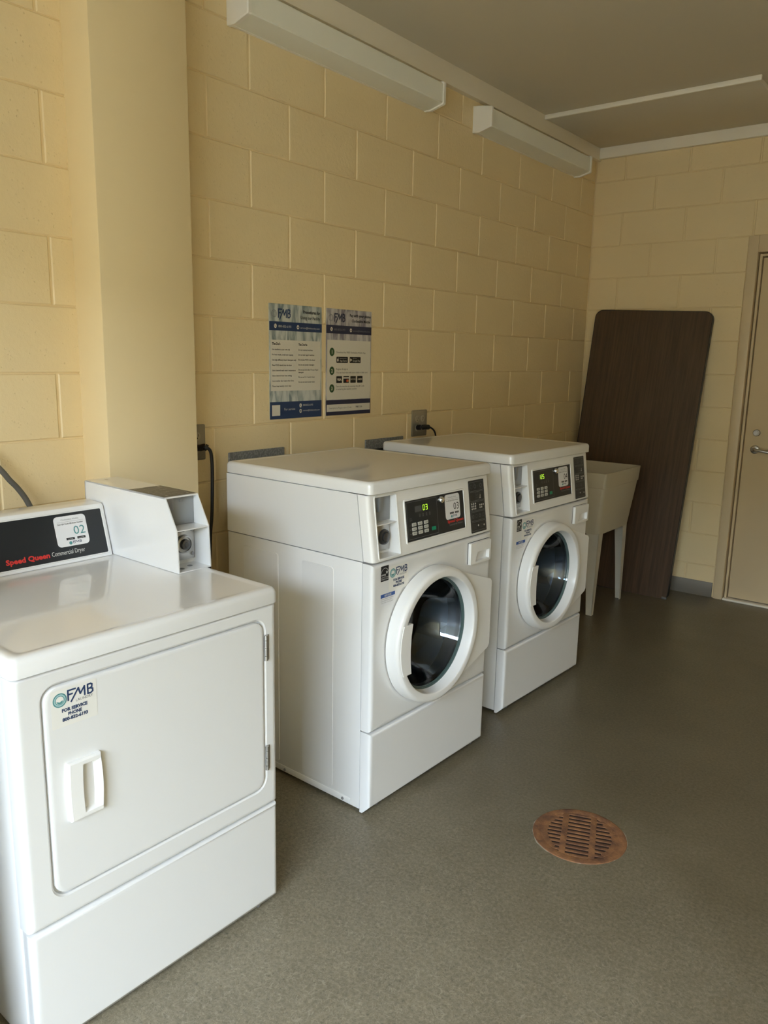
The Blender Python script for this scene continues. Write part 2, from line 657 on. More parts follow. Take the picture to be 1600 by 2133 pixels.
def struct(o, label, cat):
    return tag(o, label, cat, kind='structure')


g = G()
g.box(-0.2, RX + 0.2, FY - 0.2, BY + 0.25, -0.15, 0)
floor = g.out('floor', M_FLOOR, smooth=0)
struct(floor, 'worn speckled grey-brown polished concrete floor', 'floor')

g = G()
g.box(-0.2, RX + 0.2, FY - 0.2, BY + 0.25, CZ, CZ + 0.15)
ceiling = g.out('ceiling', M_CEIL, smooth=0)
struct(ceiling, 'plain painted ceiling in dull beige', 'ceiling')
g = G()
g.box(0.03, 1.17, 1.235, BY - 0.03, CZ - 0.022, CZ + 0.01, r=0.003)
g.out('ceiling_panel', M_CEIL, ceiling)
g = G()
g.box(0.03, 1.185, 1.222, 1.2365, CZ - 0.026, CZ - 0.001, r=0.002)
g.out('panel_edge_strip', M_TRIM, ceiling)
for x in (1.42, 2.64):
    g = G()
    g.box(x - 0.002, x + 0.002, FY, 1.2, CZ - 0.0012, CZ + 0.002)
    g.out('ceiling_seam', M_CEIL, ceiling, smooth=0)

g = G()
g.box(-0.2, -REC, FY - 0.2, BY + 0.2, 0, CZ)
wall_left = g.out('wall_left', M_MORTAR, smooth=0)
struct(wall_left, 'tan painted concrete block wall behind the laundry machines', 'wall')

DX0, DX1, DZ1 = 1.002, 2.03, 2.236     # steel door frame on the back wall (outer size)
g = G()
g.box(-0.2, DX0, BY + REC, BY + 0.2, 0, CZ)
g.box(DX1, RX + 0.2, BY + REC, BY + 0.2, 0, CZ)
g.box(DX0, DX1, BY + REC, BY + 0.2, DZ1, CZ)
wall_back = g.out('wall_back', M_MORTAR, smooth=0)
struct(wall_back, 'tan painted concrete block wall with the door and leaning table', 'wall')

g = G()
g.box(RX, RX + 0.2, FY - 0.2, BY + 0.2, 0, CZ)
wall_right = g.out('wall_right', M_PLASTER, smooth=0)
struct(wall_right, 'plain tan painted wall opposite the laundry machines', 'wall')
g = G()
g.box(-0.2, OX0, FY - 0.2, FY, 0, CZ)
g.box(OX1, RX + 0.2, FY - 0.2, FY, 0, CZ)
g.box(OX0, OX1, FY - 0.2, FY, OZ1, CZ)
wall_front = g.out('wall_front', M_PLASTER, smooth=0)
struct(wall_front, 'tan painted wall with the wide daylit entrance opening', 'wall')
g = G()
for x in (OX0, (OX0 + OX1) / 2 - 0.03, OX1 - 0.06):
    g.box(x, x + 0.06, FY - 0.14, FY - 0.06, 0, OZ1)
g.box(OX0, OX1, FY - 0.14, FY - 0.06, OZ1 - 0.06, OZ1)
wf = g.out('window_1', M_DSTEEL, smooth=0)
struct(wf, 'grey steel frame of the wide entrance opening', 'window')
g = G()
g.box(-14, 18, -30, FY - 0.2, -0.16, -0.02)
struct(g.out('ground', M_CONC, smooth=0), 'pale paving outside the entrance', 'ground')

g = G()
g.box(-22, 26, -18.0, -16.0, -0.1, 5.2)  # added out of view to cut off low sky light
struct(g.out('wall_sky_blocker', mat('sky_blocker_grey', (0.15, 0.14, 0.11), 0.8), smooth=0), 'unseen wall added across the paving to block the low sky', 'wall')

BLOCKS = {}


def block_mesh(w, h):
    key = (round(w, 3), round(h, 3))
    if key not in BLOCKS:
        c, d = 0.0030, 0.0030
        vs, fs = [], []
        for (x, i) in ((-0.014, 0), (-d, 0), (0.0, c)):
            vs += [(x, -w / 2 + i, -h / 2 + i), (x, w / 2 - i, -h / 2 + i), (x, w / 2 - i, h / 2 - i), (x, -w / 2 + i, h / 2 - i)]
        for L in (0, 4):
            for k in range(4):
                a, b = L + k, L + (k + 1) % 4
                fs.append((a, b, b + 4, a + 4))
        fs.append((8, 9, 10, 11))
        me = bpy.data.meshes.new('block')
        me.from_pydata(vs, [], fs)
        me.materials.append(M_BLOCK)
        me.update()
        BLOCKS[key] = me
    return BLOCKS[key]


def block_course(wall, k, a0, a1, parity, back, z1=None):
    """blocks of course k between a0 and a1 along the wall, joints at even/odd multiples of S"""
    z0, zt = k * S, (k + 1) * S if z1 is None else z1
    js = [j * S for j in range(-40, 40) if (j % 2) == parity and a0 + 0.03 < j * S < a1 - 0.03]
    ed = [a0] + js + [a1]
    for p, q in zip(ed, ed[1:]):
        w = q - p - 0.009
        h = zt - z0 - 0.0038
        o = bpy.data.objects.new('block', block_mesh(w, h))
        dx = random.uniform(-0.0005, 0.0005)
        if back:
            o.location = ((p + q) / 2, BY + dx, (z0 + zt) / 2)
            o.rotation_euler = (0, 0, -math.pi / 2)
        else:
            o.location = (dx, (p + q) / 2, (z0 + zt) / 2)
        COL.objects.link(o)
        o.parent = wall


for k in range(14):
    block_course(wall_left, k, -4.4704 - (k % 2) * S, BY, (k + 1) % 2, False)
    if k < 11:
        block_course(wall_back, k, 0, DX0 - 0.002, k % 2, True)
        block_course(wall_back, k, DX1 + 0.002, RX, k % 2, True)
    else:
        block_course(wall_back, k, 0, RX, k % 2, True)

# pilaster on the left wall
g = G()
g.box(-0.05, 0.139, -1.752, -1.405, 0, CZ, r=0.004)
struct(g.out('column', M_PLASTER), 'smooth tan painted pilaster standing out from the block wall', 'column')

# crown boards and vinyl base
g = G()
g.box(-0.004, 0.03, FY, BY, 2.775, CZ, r=0.002)
struct(g.out('trim_1', M_TRIM), 'pale painted board along the top of the block wall', 'trim')
g = G()
g.box(0.03, RX, BY - 0.03, BY + 0.004, 2.783, CZ, r=0.002)
struct(g.out('trim_2', M_TRIM), 'pale painted board along the top of the door wall', 'trim')
g = G()
g.box(0.0, 0.99, BY - 0.009, BY + 0.004, 0, 0.097, r=0.002)
struct(g.out('baseboard_back', M_BASE), 'short grey vinyl cove base beside the door frame', 'baseboard')
g = G()
g.box(-0.004, 0.009, -1.40, BY - 0.009, 0, 0.097, r=0.002)
struct(g.out('baseboard_left', M_BASE), 'grey vinyl cove base running behind the washers', 'baseboard')

# ---------------------------------------------------------------- door in the back wall
door = empty('door_1', (1.516, BY, 0))
struct(door, 'tan painted steel door with lever handle in the far wall', 'door')
sh = (-1.516, -BY, 0)
g = G()
YF = BY - 0.016
for x0, x1, z0, z1 in ((DX0, 1.057, 0, DZ1), (1.975, DX1, 0, DZ1), (1.057, 1.975, 2.140, DZ1)):
    g.box(x0, x1, YF, BY + 0.16, z0, z1, r=0.003)
for x0, x1, z0, z1 in ((1.0655, 1.0795, 0, 2.1315), (1.9525, 1.9665, 0, 2.1315), (1.0795, 1.9525, 2.1175, 2.1315)):
    g.box(x0, x1, BY + 0.006, BY + 0.16, z0, z1, r=0.002)
g.box(1.05, 1.98, BY + 0.085, BY + 0.16, 0.0, 2.145)
g.out('door_frame', M_DOORPAINT, door, sh)
g = G()
g.box(1.0875, 1.944, BY + 0.010, BY + 0.052, 0.022, 2.109, r=0.002)
leaf = g.out('door_leaf', M_DOORPAINT, door, sh)
g = G()
g.box(1.06, 1.97, BY - 0.02, BY + 0.06, 0.0, 0.014, r=0.004)
g.out('threshold', M_TRIM, door, sh)
g = G()
c = (1.153, BY + 0.010, 1.079)
g.lathe([(0.0, 0.021), (-0.010, 0.020), (-0.013, 0.017), (-0.013, 0.012), (-0.016, 0.011)], c, 28, 'y')
g.box(c[0] - 0.0016, c[0] + 0.0016, c[1] - 0.0175, c[1] - 0.010, c[2] - 0.006, c[2] + 0.006)
g.out('deadbolt', M_STEEL, door, sh)
g = G()
c = (1.153, BY + 0.010, 0.977)
g.lathe([(0.0, 0.026), (-0.008, 0.026), (-0.013, 0.020), (-0.013, 0.011), (-0.045, 0.0105), (-0.048, 0.008)], c, 28, 'y')
rosette = g.out('handle_rosette', M_STEEL, door, sh)
g = G()
g.tube([(1.153, BY - 0.030, 0.977), (1.165, BY - 0.041, 0.977), (1.195, BY - 0.045, 0.975), (1.235, BY - 0.043, 0.971), (1.268, BY - 0.038, 0.969)], 0.0095, 12)
g.out('lever', M_STEEL, door, sh)


# ---------------------------------------------------------------- wall lights (switched off)
def wall_light(y0, y1, label):
    root = empty('wall_light', (0, (y0 + y1) / 2, 2.62))
    tag(root, label, 'light fixture', 'strip lights under the crown board')
    sh = (0, -(y0 + y1) / 2, -2.62)
    prof = [(0.0, 2.626), (0.036, 2.624), (0.102, 2.641), (0.106, 2.645), (0.106, 2.722), (0.102, 2.727), (0.03, 2.741), (0.0, 2.743)]
    g = G()
    g.loft([[(x, y0 + 0.016, z) for x, z in prof], [(x, y1 - 0.016, z) for x, z in prof]])
    g.out('diffuser', M_DIFF, root, sh, smooth=20)
    cap = [(0.0, 2.621), (0.037, 2.618), (0.108, 2.636), (0.112, 2.641), (0.112, 2.728), (0.107, 2.733), (0.03, 2.746), (0.0, 2.748)]
    cen = (0.05, 2.68)
    for a, b in ((y0, y0 + 0.018), (y1, y1 - 0.018)):
        ins = [(cen[0] + (x - cen[0]) * 0.94, cen[1] + (z - cen[1]) * 0.94) for x, z in cap]
        g = G()
        d = 0.003 if b > a else -0.003
        g.loft([[(x, a, z) for x, z in ins], [(x, a + d, z) for x, z in cap], [(x, b, z) for x, z in cap]])
        g.out('end_cap', M_CAP, root, sh, smooth=20)
    g = G()
    g.box(0.0, 0.012, y0 + 0.02, y1 - 0.02, 2.6235, 2.6265)
    g.out('back_plate', M_CAP, root, sh)
    return root


wall_light(-1.12, 0.095, 'long unlit strip light beside the pilaster, below the crown board')
wall_light(0.503, 1.722, 'unlit strip light in the far corner above the utility sink')


# ---------------------------------------------------------------- shared decals
def service_mark(parent, fr, a, z, k, sh):
    """round wave emblem + letters; (a, z) = left bottom of emblem, k = overall scale (1 = dryer size)"""
    Print(fr, 0.0008).ring(a + 0.015 * k, z + 0.019 * k, 0.0125 * k, 0.0150 * k).ring(a + 0.015 * k, z + 0.019 * k, 0.0085 * k, 0.0098 * k).out('emblem_ring', M_TEAL, parent, sh)
    Print(fr, 0.0007).disc(a + 0.015 * k, z + 0.019 * k, 0.0122 * k).out('emblem_disc', M_TEALL, parent, sh)
    Print(fr, 0.0009).disc(a + 0.015 * k, z + 0.019 * k, 0.0084 * k).out('emblem_window', M_STICK, parent, sh)
    wave = [(0.0075, 0.018), (0.0110, 0.0165), (0.0150, 0.0150), (0.0185, 0.0170), (0.0215, 0.0178), (0.0205, 0.0135), (0.0170, 0.0112), (0.0130, 0.0112), (0.0095, 0.0135)]
    Print(fr, 0.0011).poly([(a + x * k, z + y * k) for x, y in reversed(wave)]).out('emblem_wave', M_TEAL, parent, sh)


def service_sticker(root, fr, a0, z0, k, sh):
    """company sticker: emblem, letters and the service phone number. (a0,z0) = lower left corner, k = scale"""
    st = Print(fr, 0.0004).rrect(a0, z0, a0 + 0.100 * k, z0 + 0.082 * k, 0.003 * k).out('service_sticker', M_STICK, root, sh)
    st['label'] = 'company service sticker with phone number'
    service_mark(st, fr, a0 + 0.004 * k, z0 + 0.040 * k, k, sh)
    Print(fr, 0.0008).fmb(a0 + 0.037 * k, z0 + 0.052 * k, 0.054 * k, 0.022 * k, 0.0036 * k).out('letter_mark', M_NAVY, st, sh)
    p = Print(fr, 0.0008)
    p.text('LAUNDRY', a0 + 0.053 * k, z0 + 0.0455 * k, 0.0058 * k, 0.038 * k)
    p.out('small_lettering', M_GREYP, st, sh)
    p = Print(fr, 0.0008)
    p.text('FOR SERVICE', a0 + 0.050 * k, z0 + 0.0315 * k, 0.0068 * k, 0.056 * k, 'c', 0.055)
    p.text('PHONE', a0 + 0.050 * k, z0 + 0.0215 * k, 0.0068 * k, 0.030 * k, 'c', 0.055)
    p.text('800-832-6193', a0 + 0.050 * k, z0 + 0.0115 * k, 0.0068 * k, 0.056 * k, 'c', 0.055)
    p.out('lettering', M_NAVY, st, sh, stuff=True)
    return st


def number_sticker(root, fr, a0, z0, a1, z1, num, num_mat, sh, h=0.0006):
    st = Print(fr, h).rrect(a0, z0, a1, z1, 0.011).out('number_sticker', M_STICKW, root, sh)
    w, hh = a1 - a0, z1 - z0
    P = lambda u, v: (a0 + u * w, z0 + v * hh)
    p = Print(fr, h + 0.0004)
    p.text('Clothesline Mobile', *P(0.5, 0.86), 0.0042, 0.56 * w, 'c')
    p.stroke([P(0.1, 0.81), P(0.92, 0.81)], 0.0005)
    p.out('faint_lettering', M_GREYP, st, sh, stuff=True)
    p = Print(fr, h + 0.0004)
    p.text('Scan QR Code OR Enter Number', *P(0.5, 0.72), 0.0040, 0.80 * w, 'c', 0.01)
    p.out('lettering', M_BLACKP, st, sh, stuff=True)
    for u in (0.29, 0.63):
        Print(fr, h + 0.0004).rect(*P(u, 0.20), *P(u + 0.26, 0.275)).out('app_badge', M_BLACKP, st, sh)
    p = Print(fr, h + 0.0008)
    p.text('App Store', *P(0.33, 0.222), 0.0026, 0.16 * w)
    p.text('Google Play', *P(0.665, 0.222), 0.0026, 0.18 * w)
    p.out('badge_lettering', M_LINE, st, sh, stuff=True)
    Print(fr, h + 0.0004).text(num, *P(0.56, 0.36), 0.28 * hh, 0.36 * w).out('number', num_mat, st, sh)
    Print(fr, h + 0.0004).fmb(*P(0.48, 0.075), 0.26 * w, 0.075 * hh, 0.0013).out('letter_mark', M_NAVY, st, sh)
    Print(fr, h + 0.0004).disc(*P(0.40, 0.10), 0.05 * w).out('emblem', M_TEAL, st, sh)
    return st


# ---------------------------------------------------------------- washers
def build_washer(X, Y, th, num, display, label, w=0.683, d=0.70):
    mx = Matrix.Rotation(th, 3, 'Z')
    centre = Vector((X, Y, 0)) + mx @ Vector((-d / 2, w / 2, 0))
    root = empty('washing_machine', centre, th)
    tag(root, label, 'washing machine', 'front-loading coin washers in a row')
    sh = (d / 2, -w / 2, 0)

    # cabinet: open-fronted sheet steel shell
    g = G()
    lo, hi = rrect(-d + 0.004, -0.043, 0.002, w - 0.002, 0.004, 3), None
    T = 0.004
    g.box(-d + 0.004, -0.0445, 0.002, 0.002 + T, 0.012, 0.8592, r=0.0015)
    g.box(-d + 0.004, -0.0445, w - 0.002 - T, w - 0.002, 0.012, 0.8592, r=0.0015)
    g.box(-d + 0.004, -d + 0.004 + T, 0.005, w - 0.005, 0.012, 0.857)
    g.box(-d + 0.006, -0.05, 0.004, w - 0.004, 0.850, 0.8585)
    g.box(-d + 0.006, -0.05, 0.004, w - 0.004, 0.013, 0.020)
    cab = g.out('cabinet', M_ENAMEL, root, sh)
    # pressed fields of the near side sheet and the fixing flange
    for x0, x1 in ((-0.612, -0.428), (-0.313, -0.166)):
        pts = rrect(x0, x1, 0.045, 0.822, 0.012, 5)
        pin = rrect(x0 + 0.0018, x1 - 0.0018, 0.0468, 0.8202, 0.011, 5)
        g = G()
        g.loft([[(x, 0.003, z) for x, z in pts], [(x, 0.0003, z) for x, z in pin]], False, True)
        g.out('pressed_field', M_ENAMEL, cab, sh)
    g = G()
    g.box(-d + 0.004, -0.085, 0.0, 0.003, 0.014, 0.036, r=0.001)
    g.out('base_flange', M_ENAMEL, cab, sh)
    for x in (-0.60, -0.40, -0.117):
        g = G()
        g.lathe([(0, 0.0055), (-0.003, 0.005), (-0.004, 0.003)], (x, 0.0, 0.024), 10, 'y')
        g.out('screw', M_DSTEEL, cab, sh)
    # upper housing below the lid, with slanted front seam
    g = G()
    y0, y1 = 0.001, w - 0.001
    pr = [(-d + 0.003, 0.8625), (-0.0410, 0.8625), (-0.0700, 1.073), (-d + 0.003, 1.073)]
    g.loft([[(x, y0, z) for x, z in pr], [(x, y0 + 0.004, z) for x, z in pr]])
    g.loft([[(x, y1, z) for x, z in pr], [(x, y1 - 0.004, z) for x, z in pr]])
    g.box(-d + 0.003, -d + 0.007, y0, y1, 0.8625, 1.073)
    g.box(-d + 0.010, -0.115, 0.010, w - 0.010, 0.860, 1.075)
    g.out('upper_housing', M_ENAMEL, root, sh)
    # lid: rolled edges, slightly dished top
    def lid_loop(i, z, r=0.018):
        return [(x, y, z) for x, y in rrect(-d + i, -0.011 - i, -0.003 + i, w + 0.003 - i, r, 5)]
    g = G()
    g.loft([lid_loop(0.004, 1.0755), lid_loop(0, 1.077), lid_loop(0, 1.104), lid_loop(0.002, 1.110), lid_loop(0.006, 1.1145), lid_loop(0.012, 1.116),
            lid_loop(0.020, 1.1155), lid_loop(0.028, 1.1138), lid_loop(0.031, 1.1135), lid_loop(0.036, 1.1135), lid_loop(0.060, 1.1135)])
    g.out('lid', M_ENAMEL, root, sh, smooth=50)

    # control panel: slanted front with a pocket for the coin slide
    zb, zt, xb, xt = 0.8625, 1.073, 0.002, -0.026
    R = 0.014
    H0, H1, P0, P1 = 0.032, 0.134, 0.8725, 1.0625

    def sec(z):
        t = (z - zb) / (zt - zb)
        xf = xb + (xt - xb) * t
        back = -0.0375 + (-0.0665 + 0.0375) * t
        pts = [(back, 0.0)]
        for i in range(5):
            a = math.radians(90 * i / 4)
            pts.append((xf - R + R * math.sin(a), R - R * math.cos(a)))
        pts += [(xf, H0), (xf, H1), (xf, 0.5)]
        for i in range(5):
            a = math.radians(90 - 90 * i / 4)
            pts.append((xf - R + R * math.sin(a), w - R + R * math.cos(a)))
        pts.append((back, w))
        return [(x, y, z) for x, y in pts]

    rows = [zb, zb + 0.003, P0, P1, zt - 0.003, zt]
    g = G()
    loops = [sec(z) for z in rows]
    for k in (0, -1):
        loops[k] = [(x - 0.0025, y + (0.0025 if y < 0.1 else (-0.0025 if y > w - 0.1 else 0)), z) for x, y, z in loops[k]]
    V = [[g.bm.verts.new(p) for p in lp] for lp in loops]
    for r in range(len(rows) - 1):
        for i in range(len(loops[0]) - 1):
            if r == 2 and i == 6:
                continue
            g.bm.faces.new((V[r][i], V[r][i + 1], V[r + 1][i + 1], V[r + 1][i]))
    cp = g.out('control_panel', M_PLASTIC, root, sh, smooth=35)
    vdir = (xt - xb, 0, zt - zb)
    fr = Frame((xb, 0, zb), (0, 1, 0), vdir)
    zs = math.hypot(xt - xb, zt - zb) / (zt - zb)
    V2 = lambda z: (z - zb) * zs        # height -> distance up the slope
    # pocket behind the panel
    f = lambda z: xb + (xt - xb) * (z - zb) / (zt - zb)
    DEP = 0.048
    q = [(H0, P0), (H1, P0), (H1, P1), (H0, P1)]
    g = G()
    g.loft([[(f(z) - 0.0002, y, z) for y, z in q], [(-DEP, y + (0.002 if y < 0.1 else -0.002), z) for y, z in q]], False, True)
    pk = g.out('coin_pocket', M_PLASTIC, cp, sh, smooth=0)
    g = G()
    rim = lambda i, h: [fr.at(y, V2(z), h) for y, z in rrect(H0 - i, H1 + i, P0 - i, P1 + i, 0.003 + i, 4)]
    g.loft([rim(0.0055, 0.0), rim(0.0045, 0.0022), rim(0.0015, 0.0022), rim(0.0, -0.002)], False, False)
    g.out('pocket_rim', M_PLASTIC, cp, sh)
    g = G()
    g.box(-DEP, -0.016, H0, H1, 0.974, 0.977)
    g.out('shelf', M_PLASTIC, cp, sh)
    g = G()
    g.box(-DEP + 0.001, -DEP + 0.006, H0 + 0.004, H1 - 0.004, 0.980, P1 - 0.001, r=0.001)
    g.box(-DEP, -0.030, H0 + 0.030, H0 + 0.048, 1.012, P1 - 0.001, r=0.004)
    g.out('coin_slide', M_SLIDE, cp, sh)
    g = G()
    g.box(-DEP, -DEP + 0.010, H0 + 0.006, H1 - 0.008, 0.884, 0.971, r=0.002)
    lp = g.out('lock_plate', M_STEEL, cp, sh)
    g = G()
    g.lathe([(0, 0.0255), (0.007, 0.024), (0.008, 0.018), (0.003, 0.017), (0.003, 0.0155), (0.012, 0.0145), (0.013, 0.011)], (-DEP + 0.010, H0 + 0.064, 0.928), 28)
    lk = g.out('coin_lock', M_LOCK, cp, sh)
    # display window with raised bezel
    D0, D1, E0, E1 = 0.1755, 0.5085, V2(0.9005), V2(1.0330)
    bez = lambda i, h: [fr.at(a, b, h) for a, b in rrect(D0 - i, D1 + i, E0 - i, E1 + i, 0.002 + max(i, 0), 4)]
    g = G()
    g.loft([bez(0.0065, 0.0), bez(0.005, 0.0030), bez(0.001, 0.0034), bez(0.0, 0.0010), bez(-0.002, 0.0009)], False, False)
    g.out('display_bezel', M_PLASTIC, cp, sh)
    dp = Print(fr, 0.0012).rect(D0 - 0.001, E0 - 0.001, D1 + 0.001, E1 + 0.001).out('display_panel', M_BLACK, root, sh)
    p = Print(fr, 0.0016)
    p.outline(0.1825, E0 + 0.007, 0.3480, E1 - 0.005, 0.0010, 0.002)
    for z in (0.9395, 0.9545 - 0.0295):
        p.stroke([(0.191, V2(z)), (0.296, V2(z))], 0.0005)
    p.out('panel_outline', M_GREYP, dp, sh, stuff=True)
    p = Print(fr, 0.0016)
    p.rrect(0.226, V2(0.992), 0.262, V2(1.0115), 0.001)
    p.out('unlit_digits', M_DGREYP, dp, sh)
    # seven-segment figures
    SEG = {'0': 'abcdef', '1': 'bc', '2': 'abged', '3': 'abgcd', '4': 'fgbc', '5': 'afgcd'}
    p = Print(fr, 0.0020)
    gw, gh, gap = 0.0085, 0.0165, 0.0068
    x0 = 0.270 if len(display) == 2 else 0.2295
    zz = V2(0.9945)
    for i, ch in enumerate(display):
        a, c = x0 + i * (gw + gap), x0 + i * (gw + gap) + gw
        seg = {'a': [(a, zz + gh), (c, zz + gh)], 'b': [(c, zz + gh / 2), (c, zz + gh)], 'c': [(c, zz), (c, zz + gh / 2)], 'd': [(a, zz), (c, zz)],
               'e': [(a, zz), (a, zz + gh / 2)], 'f': [(a, zz + gh / 2), (a, zz + gh)], 'g': [(a, zz + gh / 2), (c, zz + gh / 2)]}
        for sname in SEG[ch]:
            p.stroke(seg[sname], 0.0018)
    p.out('lit_digits', M_LED, dp, sh, stuff=True)
    p = Print(fr, 0.0016)
    for i in range(4):
        a = 0.250 + i * 0.0185
        p.text('WASH RINSE SPIN LOCK'.split()[i], a, V2(0.974), 0.0030, 0.0085, 'c')
        p.outline(a - 0.003, V2(0.9785), a + 0.003, V2(0.9835), 0.0007, 0.001)
    p.text('CYCLE', 0.200, V2(0.973), 0.0030, 0.010, 'c').text('SELECT', 0.202, V2(0.967), 0.0030, 0.014, 'c')
    for i, wd in enumerate(('HOT', 'WARM', 'COLD')):
        p.text(wd, 0.196, V2(0.951 - i * 0.0145), 0.0028, 0.008, 'c')
    p.out('small_lettering', M_GREYP, dp, sh, stuff=True)
    for r in range(3):
        for cc in range(3):
            a, z = 0.2045 + cc * 0.0325, V2(0.9475 - r * 0.0145)
            g = G()
            o4 = rrect(a, a + 0.0235, z, z + 0.0118, 0.002, 3)
            o5 = rrect(a + 0.0008, a + 0.0227, z + 0.0008, z + 0.0110, 0.0016, 3)
            g.loft([[fr.at(u, v, 0.0010) for u, v in o4], [fr.at(u, v, 0.0024) for u, v in o5]], False, True)
            key = g.out('key', M_KEY, dp, sh)
            Print(fr, 0.0027).text(('Heavy', 'Normal', 'Light', 'Delicate', 'Perm', 'Knits', 'Whites', 'Colors', 'Brights')[r * 3 + cc], a + 0.0118, z + 0.0042, 0.0036, 0.015, 'c').out('key_lettering', M_BLACKP, key, sh)
    g = G()
    o4 = rrect(0.3120, 0.3335, V2(0.9200), V2(0.9325), 0.002, 3)
    g.loft([[fr.at(u, v, 0.0010) for u, v in o4], [fr.at(u, v, 0.0024) for u, v in o4]], False, True)
    sk = g.out('start_key', M_GREENKEY, dp, sh)
    g = G()
    g.lathe([(0.0, 0.0115), (0.008, 0.0112), (0.0105, 0.0095), (0.0105, 0.006), (0.013, 0.0055)], fr.at(0.3705, V2(1.0165), 0.001), 24)
    g.out('panel_lock', M_CHROME, root, sh)
    number_sticker(root, fr, 0.3945, V2(0.9420), 0.4835, V2(1.0275), num, M_BLACKP, sh, 0.0017)
    p = Print(fr, 0.0016)
    p.text('Speed Queen', 0.4040, V2(0.9300), 0.0098, 0.0960, 'l', 0.03)
    p.out('brand_lettering', M_RED, dp, sh)
    Print(fr, 0.0016).text('Commercial Washer', 0.4140, V2(0.9195), 0.0070, 0.0800).out('model_lettering', M_GREYP, dp, sh)
    # instruction strip: five framed pictograms
    st = Print(fr, 0.0006).rrect(0.5455, V2(0.8710), 0.6465, V2(1.0600), 0.004).out('instruction_strip', M_BLACK, root, sh)
    p, ic, dt = Print(fr, 0.0011), Print(fr, 0.0011), Print(fr, 0.0011)
    bh = (V2(1.0600) - V2(0.8710) - 0.010) / 5
    for i in range(5):
        b0 = V2(0.8710) + 0.005 + i * bh
        p.outline(0.5500, b0 + 0.002, 0.6420, b0 + bh - 0.002, 0.0009, 0.004)
        bm_ = b0 + bh / 2
        if i == 4:
            ic.outline(0.559, bm_ - 0.007, 0.570, bm_ + 0.007, 0.0018, 0.002)
            ic.ring(0.587, bm_, 0.004, 0.0085, 16).stroke([(0.578, bm_ + 0.009), (0.585, bm_ + 0.011)], 0.002)
            ic.ring(0.625, bm_ + 0.001, 0.004, 0.009, 16).stroke([(0.616, bm_ - 0.010), (0.633, bm_ - 0.010)], 0.0018)
            ic.disc(0.606, bm_, 0.0018, 8)
        if i == 3:
            for q in range(3):
                ic.outline(0.588, bm_ - 0.014 + q * 0.010, 0.606, bm_ - 0.007 + q * 0.010, 0.0012)
            ic.ring(0.618, bm_ + 0.008, 0.0025, 0.0045, 12)
            dt.stroke([(0.618, bm_ + 0.004), (0.616, bm_ - 0.008)], 0.0028).stroke([(0.612, bm_ - 0.009), (0.620, bm_ - 0.008)], 0.0022)
        if i == 2:
            for a in range(3):
                for b in range(3):
                    dt.disc(0.5600 + a * 0.0115, bm_ + 0.010 - b * 0.009, 0.0036, 10)
            for a, b in ((0, 0), (1, 0), (2, 0), (0, 1), (1, 1)):
                dt.disc(0.6120 + a * 0.0110, bm_ + 0.002 - b * 0.009, 0.0034, 10)
        if i == 1:
            for q in range(4):
                ic.ring(0.563 + q * 0.022, bm_, 0.0035, 0.0075, 12) if q % 2 == 0 else ic.outline(0.558 + q * 0.022, bm_ - 0.005, 0.568 + q * 0.022, bm_ + 0.006, 0.0016)
        if i == 0:
            for q in range(4):
                ic.stroke([(0.558, bm_ + 0.007 - q * 0.005), (0.582, bm_ + 0.007 - q * 0.005)], 0.0012)
                if q < 3:
                    ic.stroke([(0.606, bm_ + 0.004 - q * 0.005), (0.624, bm_ + 0.004 - q * 0.005)], 0.0012)
            dt.disc(0.5935, bm_ + 0.0015, 0.0036, 10).disc(0.6310, bm_ - 0.0010, 0.0036, 10)
    p.out('strip_outline', M_GREYP, st, sh, stuff=True)
    ic.out('pictograms', M_DGREYP, st, sh, stuff=True)
    dt.out('bright_pictograms', M_LINE, st, sh, stuff=True)

    # front panel with porthole
    cy, cz = 0.308, 0.562
    N = 72
    fz0, fz1 = 0.2970, 0.8575

    def rl(i, x, r=0.012):
        pts = []
        for k in range(N):
            a = 2 * math.pi * k / N
            dx, dz = math.cos(a), math.sin(a)
            t = min(((w - i - cy) / dx) if dx > 1e-9 else 1e9, ((i - cy) / dx) if dx < -1e-9 else 1e9,
                    ((fz1 - i - cz) / dz) if dz > 1e-9 else 1e9, ((fz0 + i - cz) / dz) if dz < -1e-9 else 1e9)
            pts.append([cy + dx * t, cz + dz * t])
        for yy, zz_ in ((i, fz0 + i), (w - i, fz0 + i), (i, fz1 - i), (w - i, fz1 - i)):
            k = min(range(N), key=lambda q: (pts[q][0] - yy) ** 2 + (pts[q][1] - zz_) ** 2)
            pts[k] = [yy, zz_]
        return [(x, a, b) for a, b in pts]

    circ = lambda r, x: [(x, cy + r * math.cos(2 * math.pi * k / N), cz + r * math.sin(2 * math.pi * k / N)) for k in range(N)]
    g = G()
    g.loft([rl(0.0, -0.041), rl(0.0, -0.014), rl(0.0012, -0.008), rl(0.004, -0.0035), rl(0.008, -0.001), rl(0.013, 0.0), rl(0.017, 0.0),
            circ(0.250, 0.0), circ(0.246, 0.0), circ(0.243, -0.0015), circ(0.205, -0.0015), circ(0.205, -0.05)], False, False)
    fp = g.out('front_panel', M_ENAMEL, root, sh, smooth=35)
    # kick panel with bevelled bottom
    def kp(i, x, zlo, zhi):
        return [(x, i, zlo), (x, w - i, zlo), (x, w - i, zhi), (x, i, zhi)]
    g = G()
    g.loft([kp(0.0, -0.041, 0.004, 0.2925), kp(0.0, -0.030, 0.004, 0.2925), kp(0.0005, -0.014, 0.020, 0.2920), kp(0.0015, -0.008, 0.026, 0.2915), kp(0.004, -0.0035, 0.031, 0.2895), kp(0.008, -0.001, 0.034, 0.286), kp(0.012, 0.0, 0.036, 0.282), kp(0.016, 0.0, 0.040, 0.278), kp(0.030, 0.0, 0.054, 0.264)])
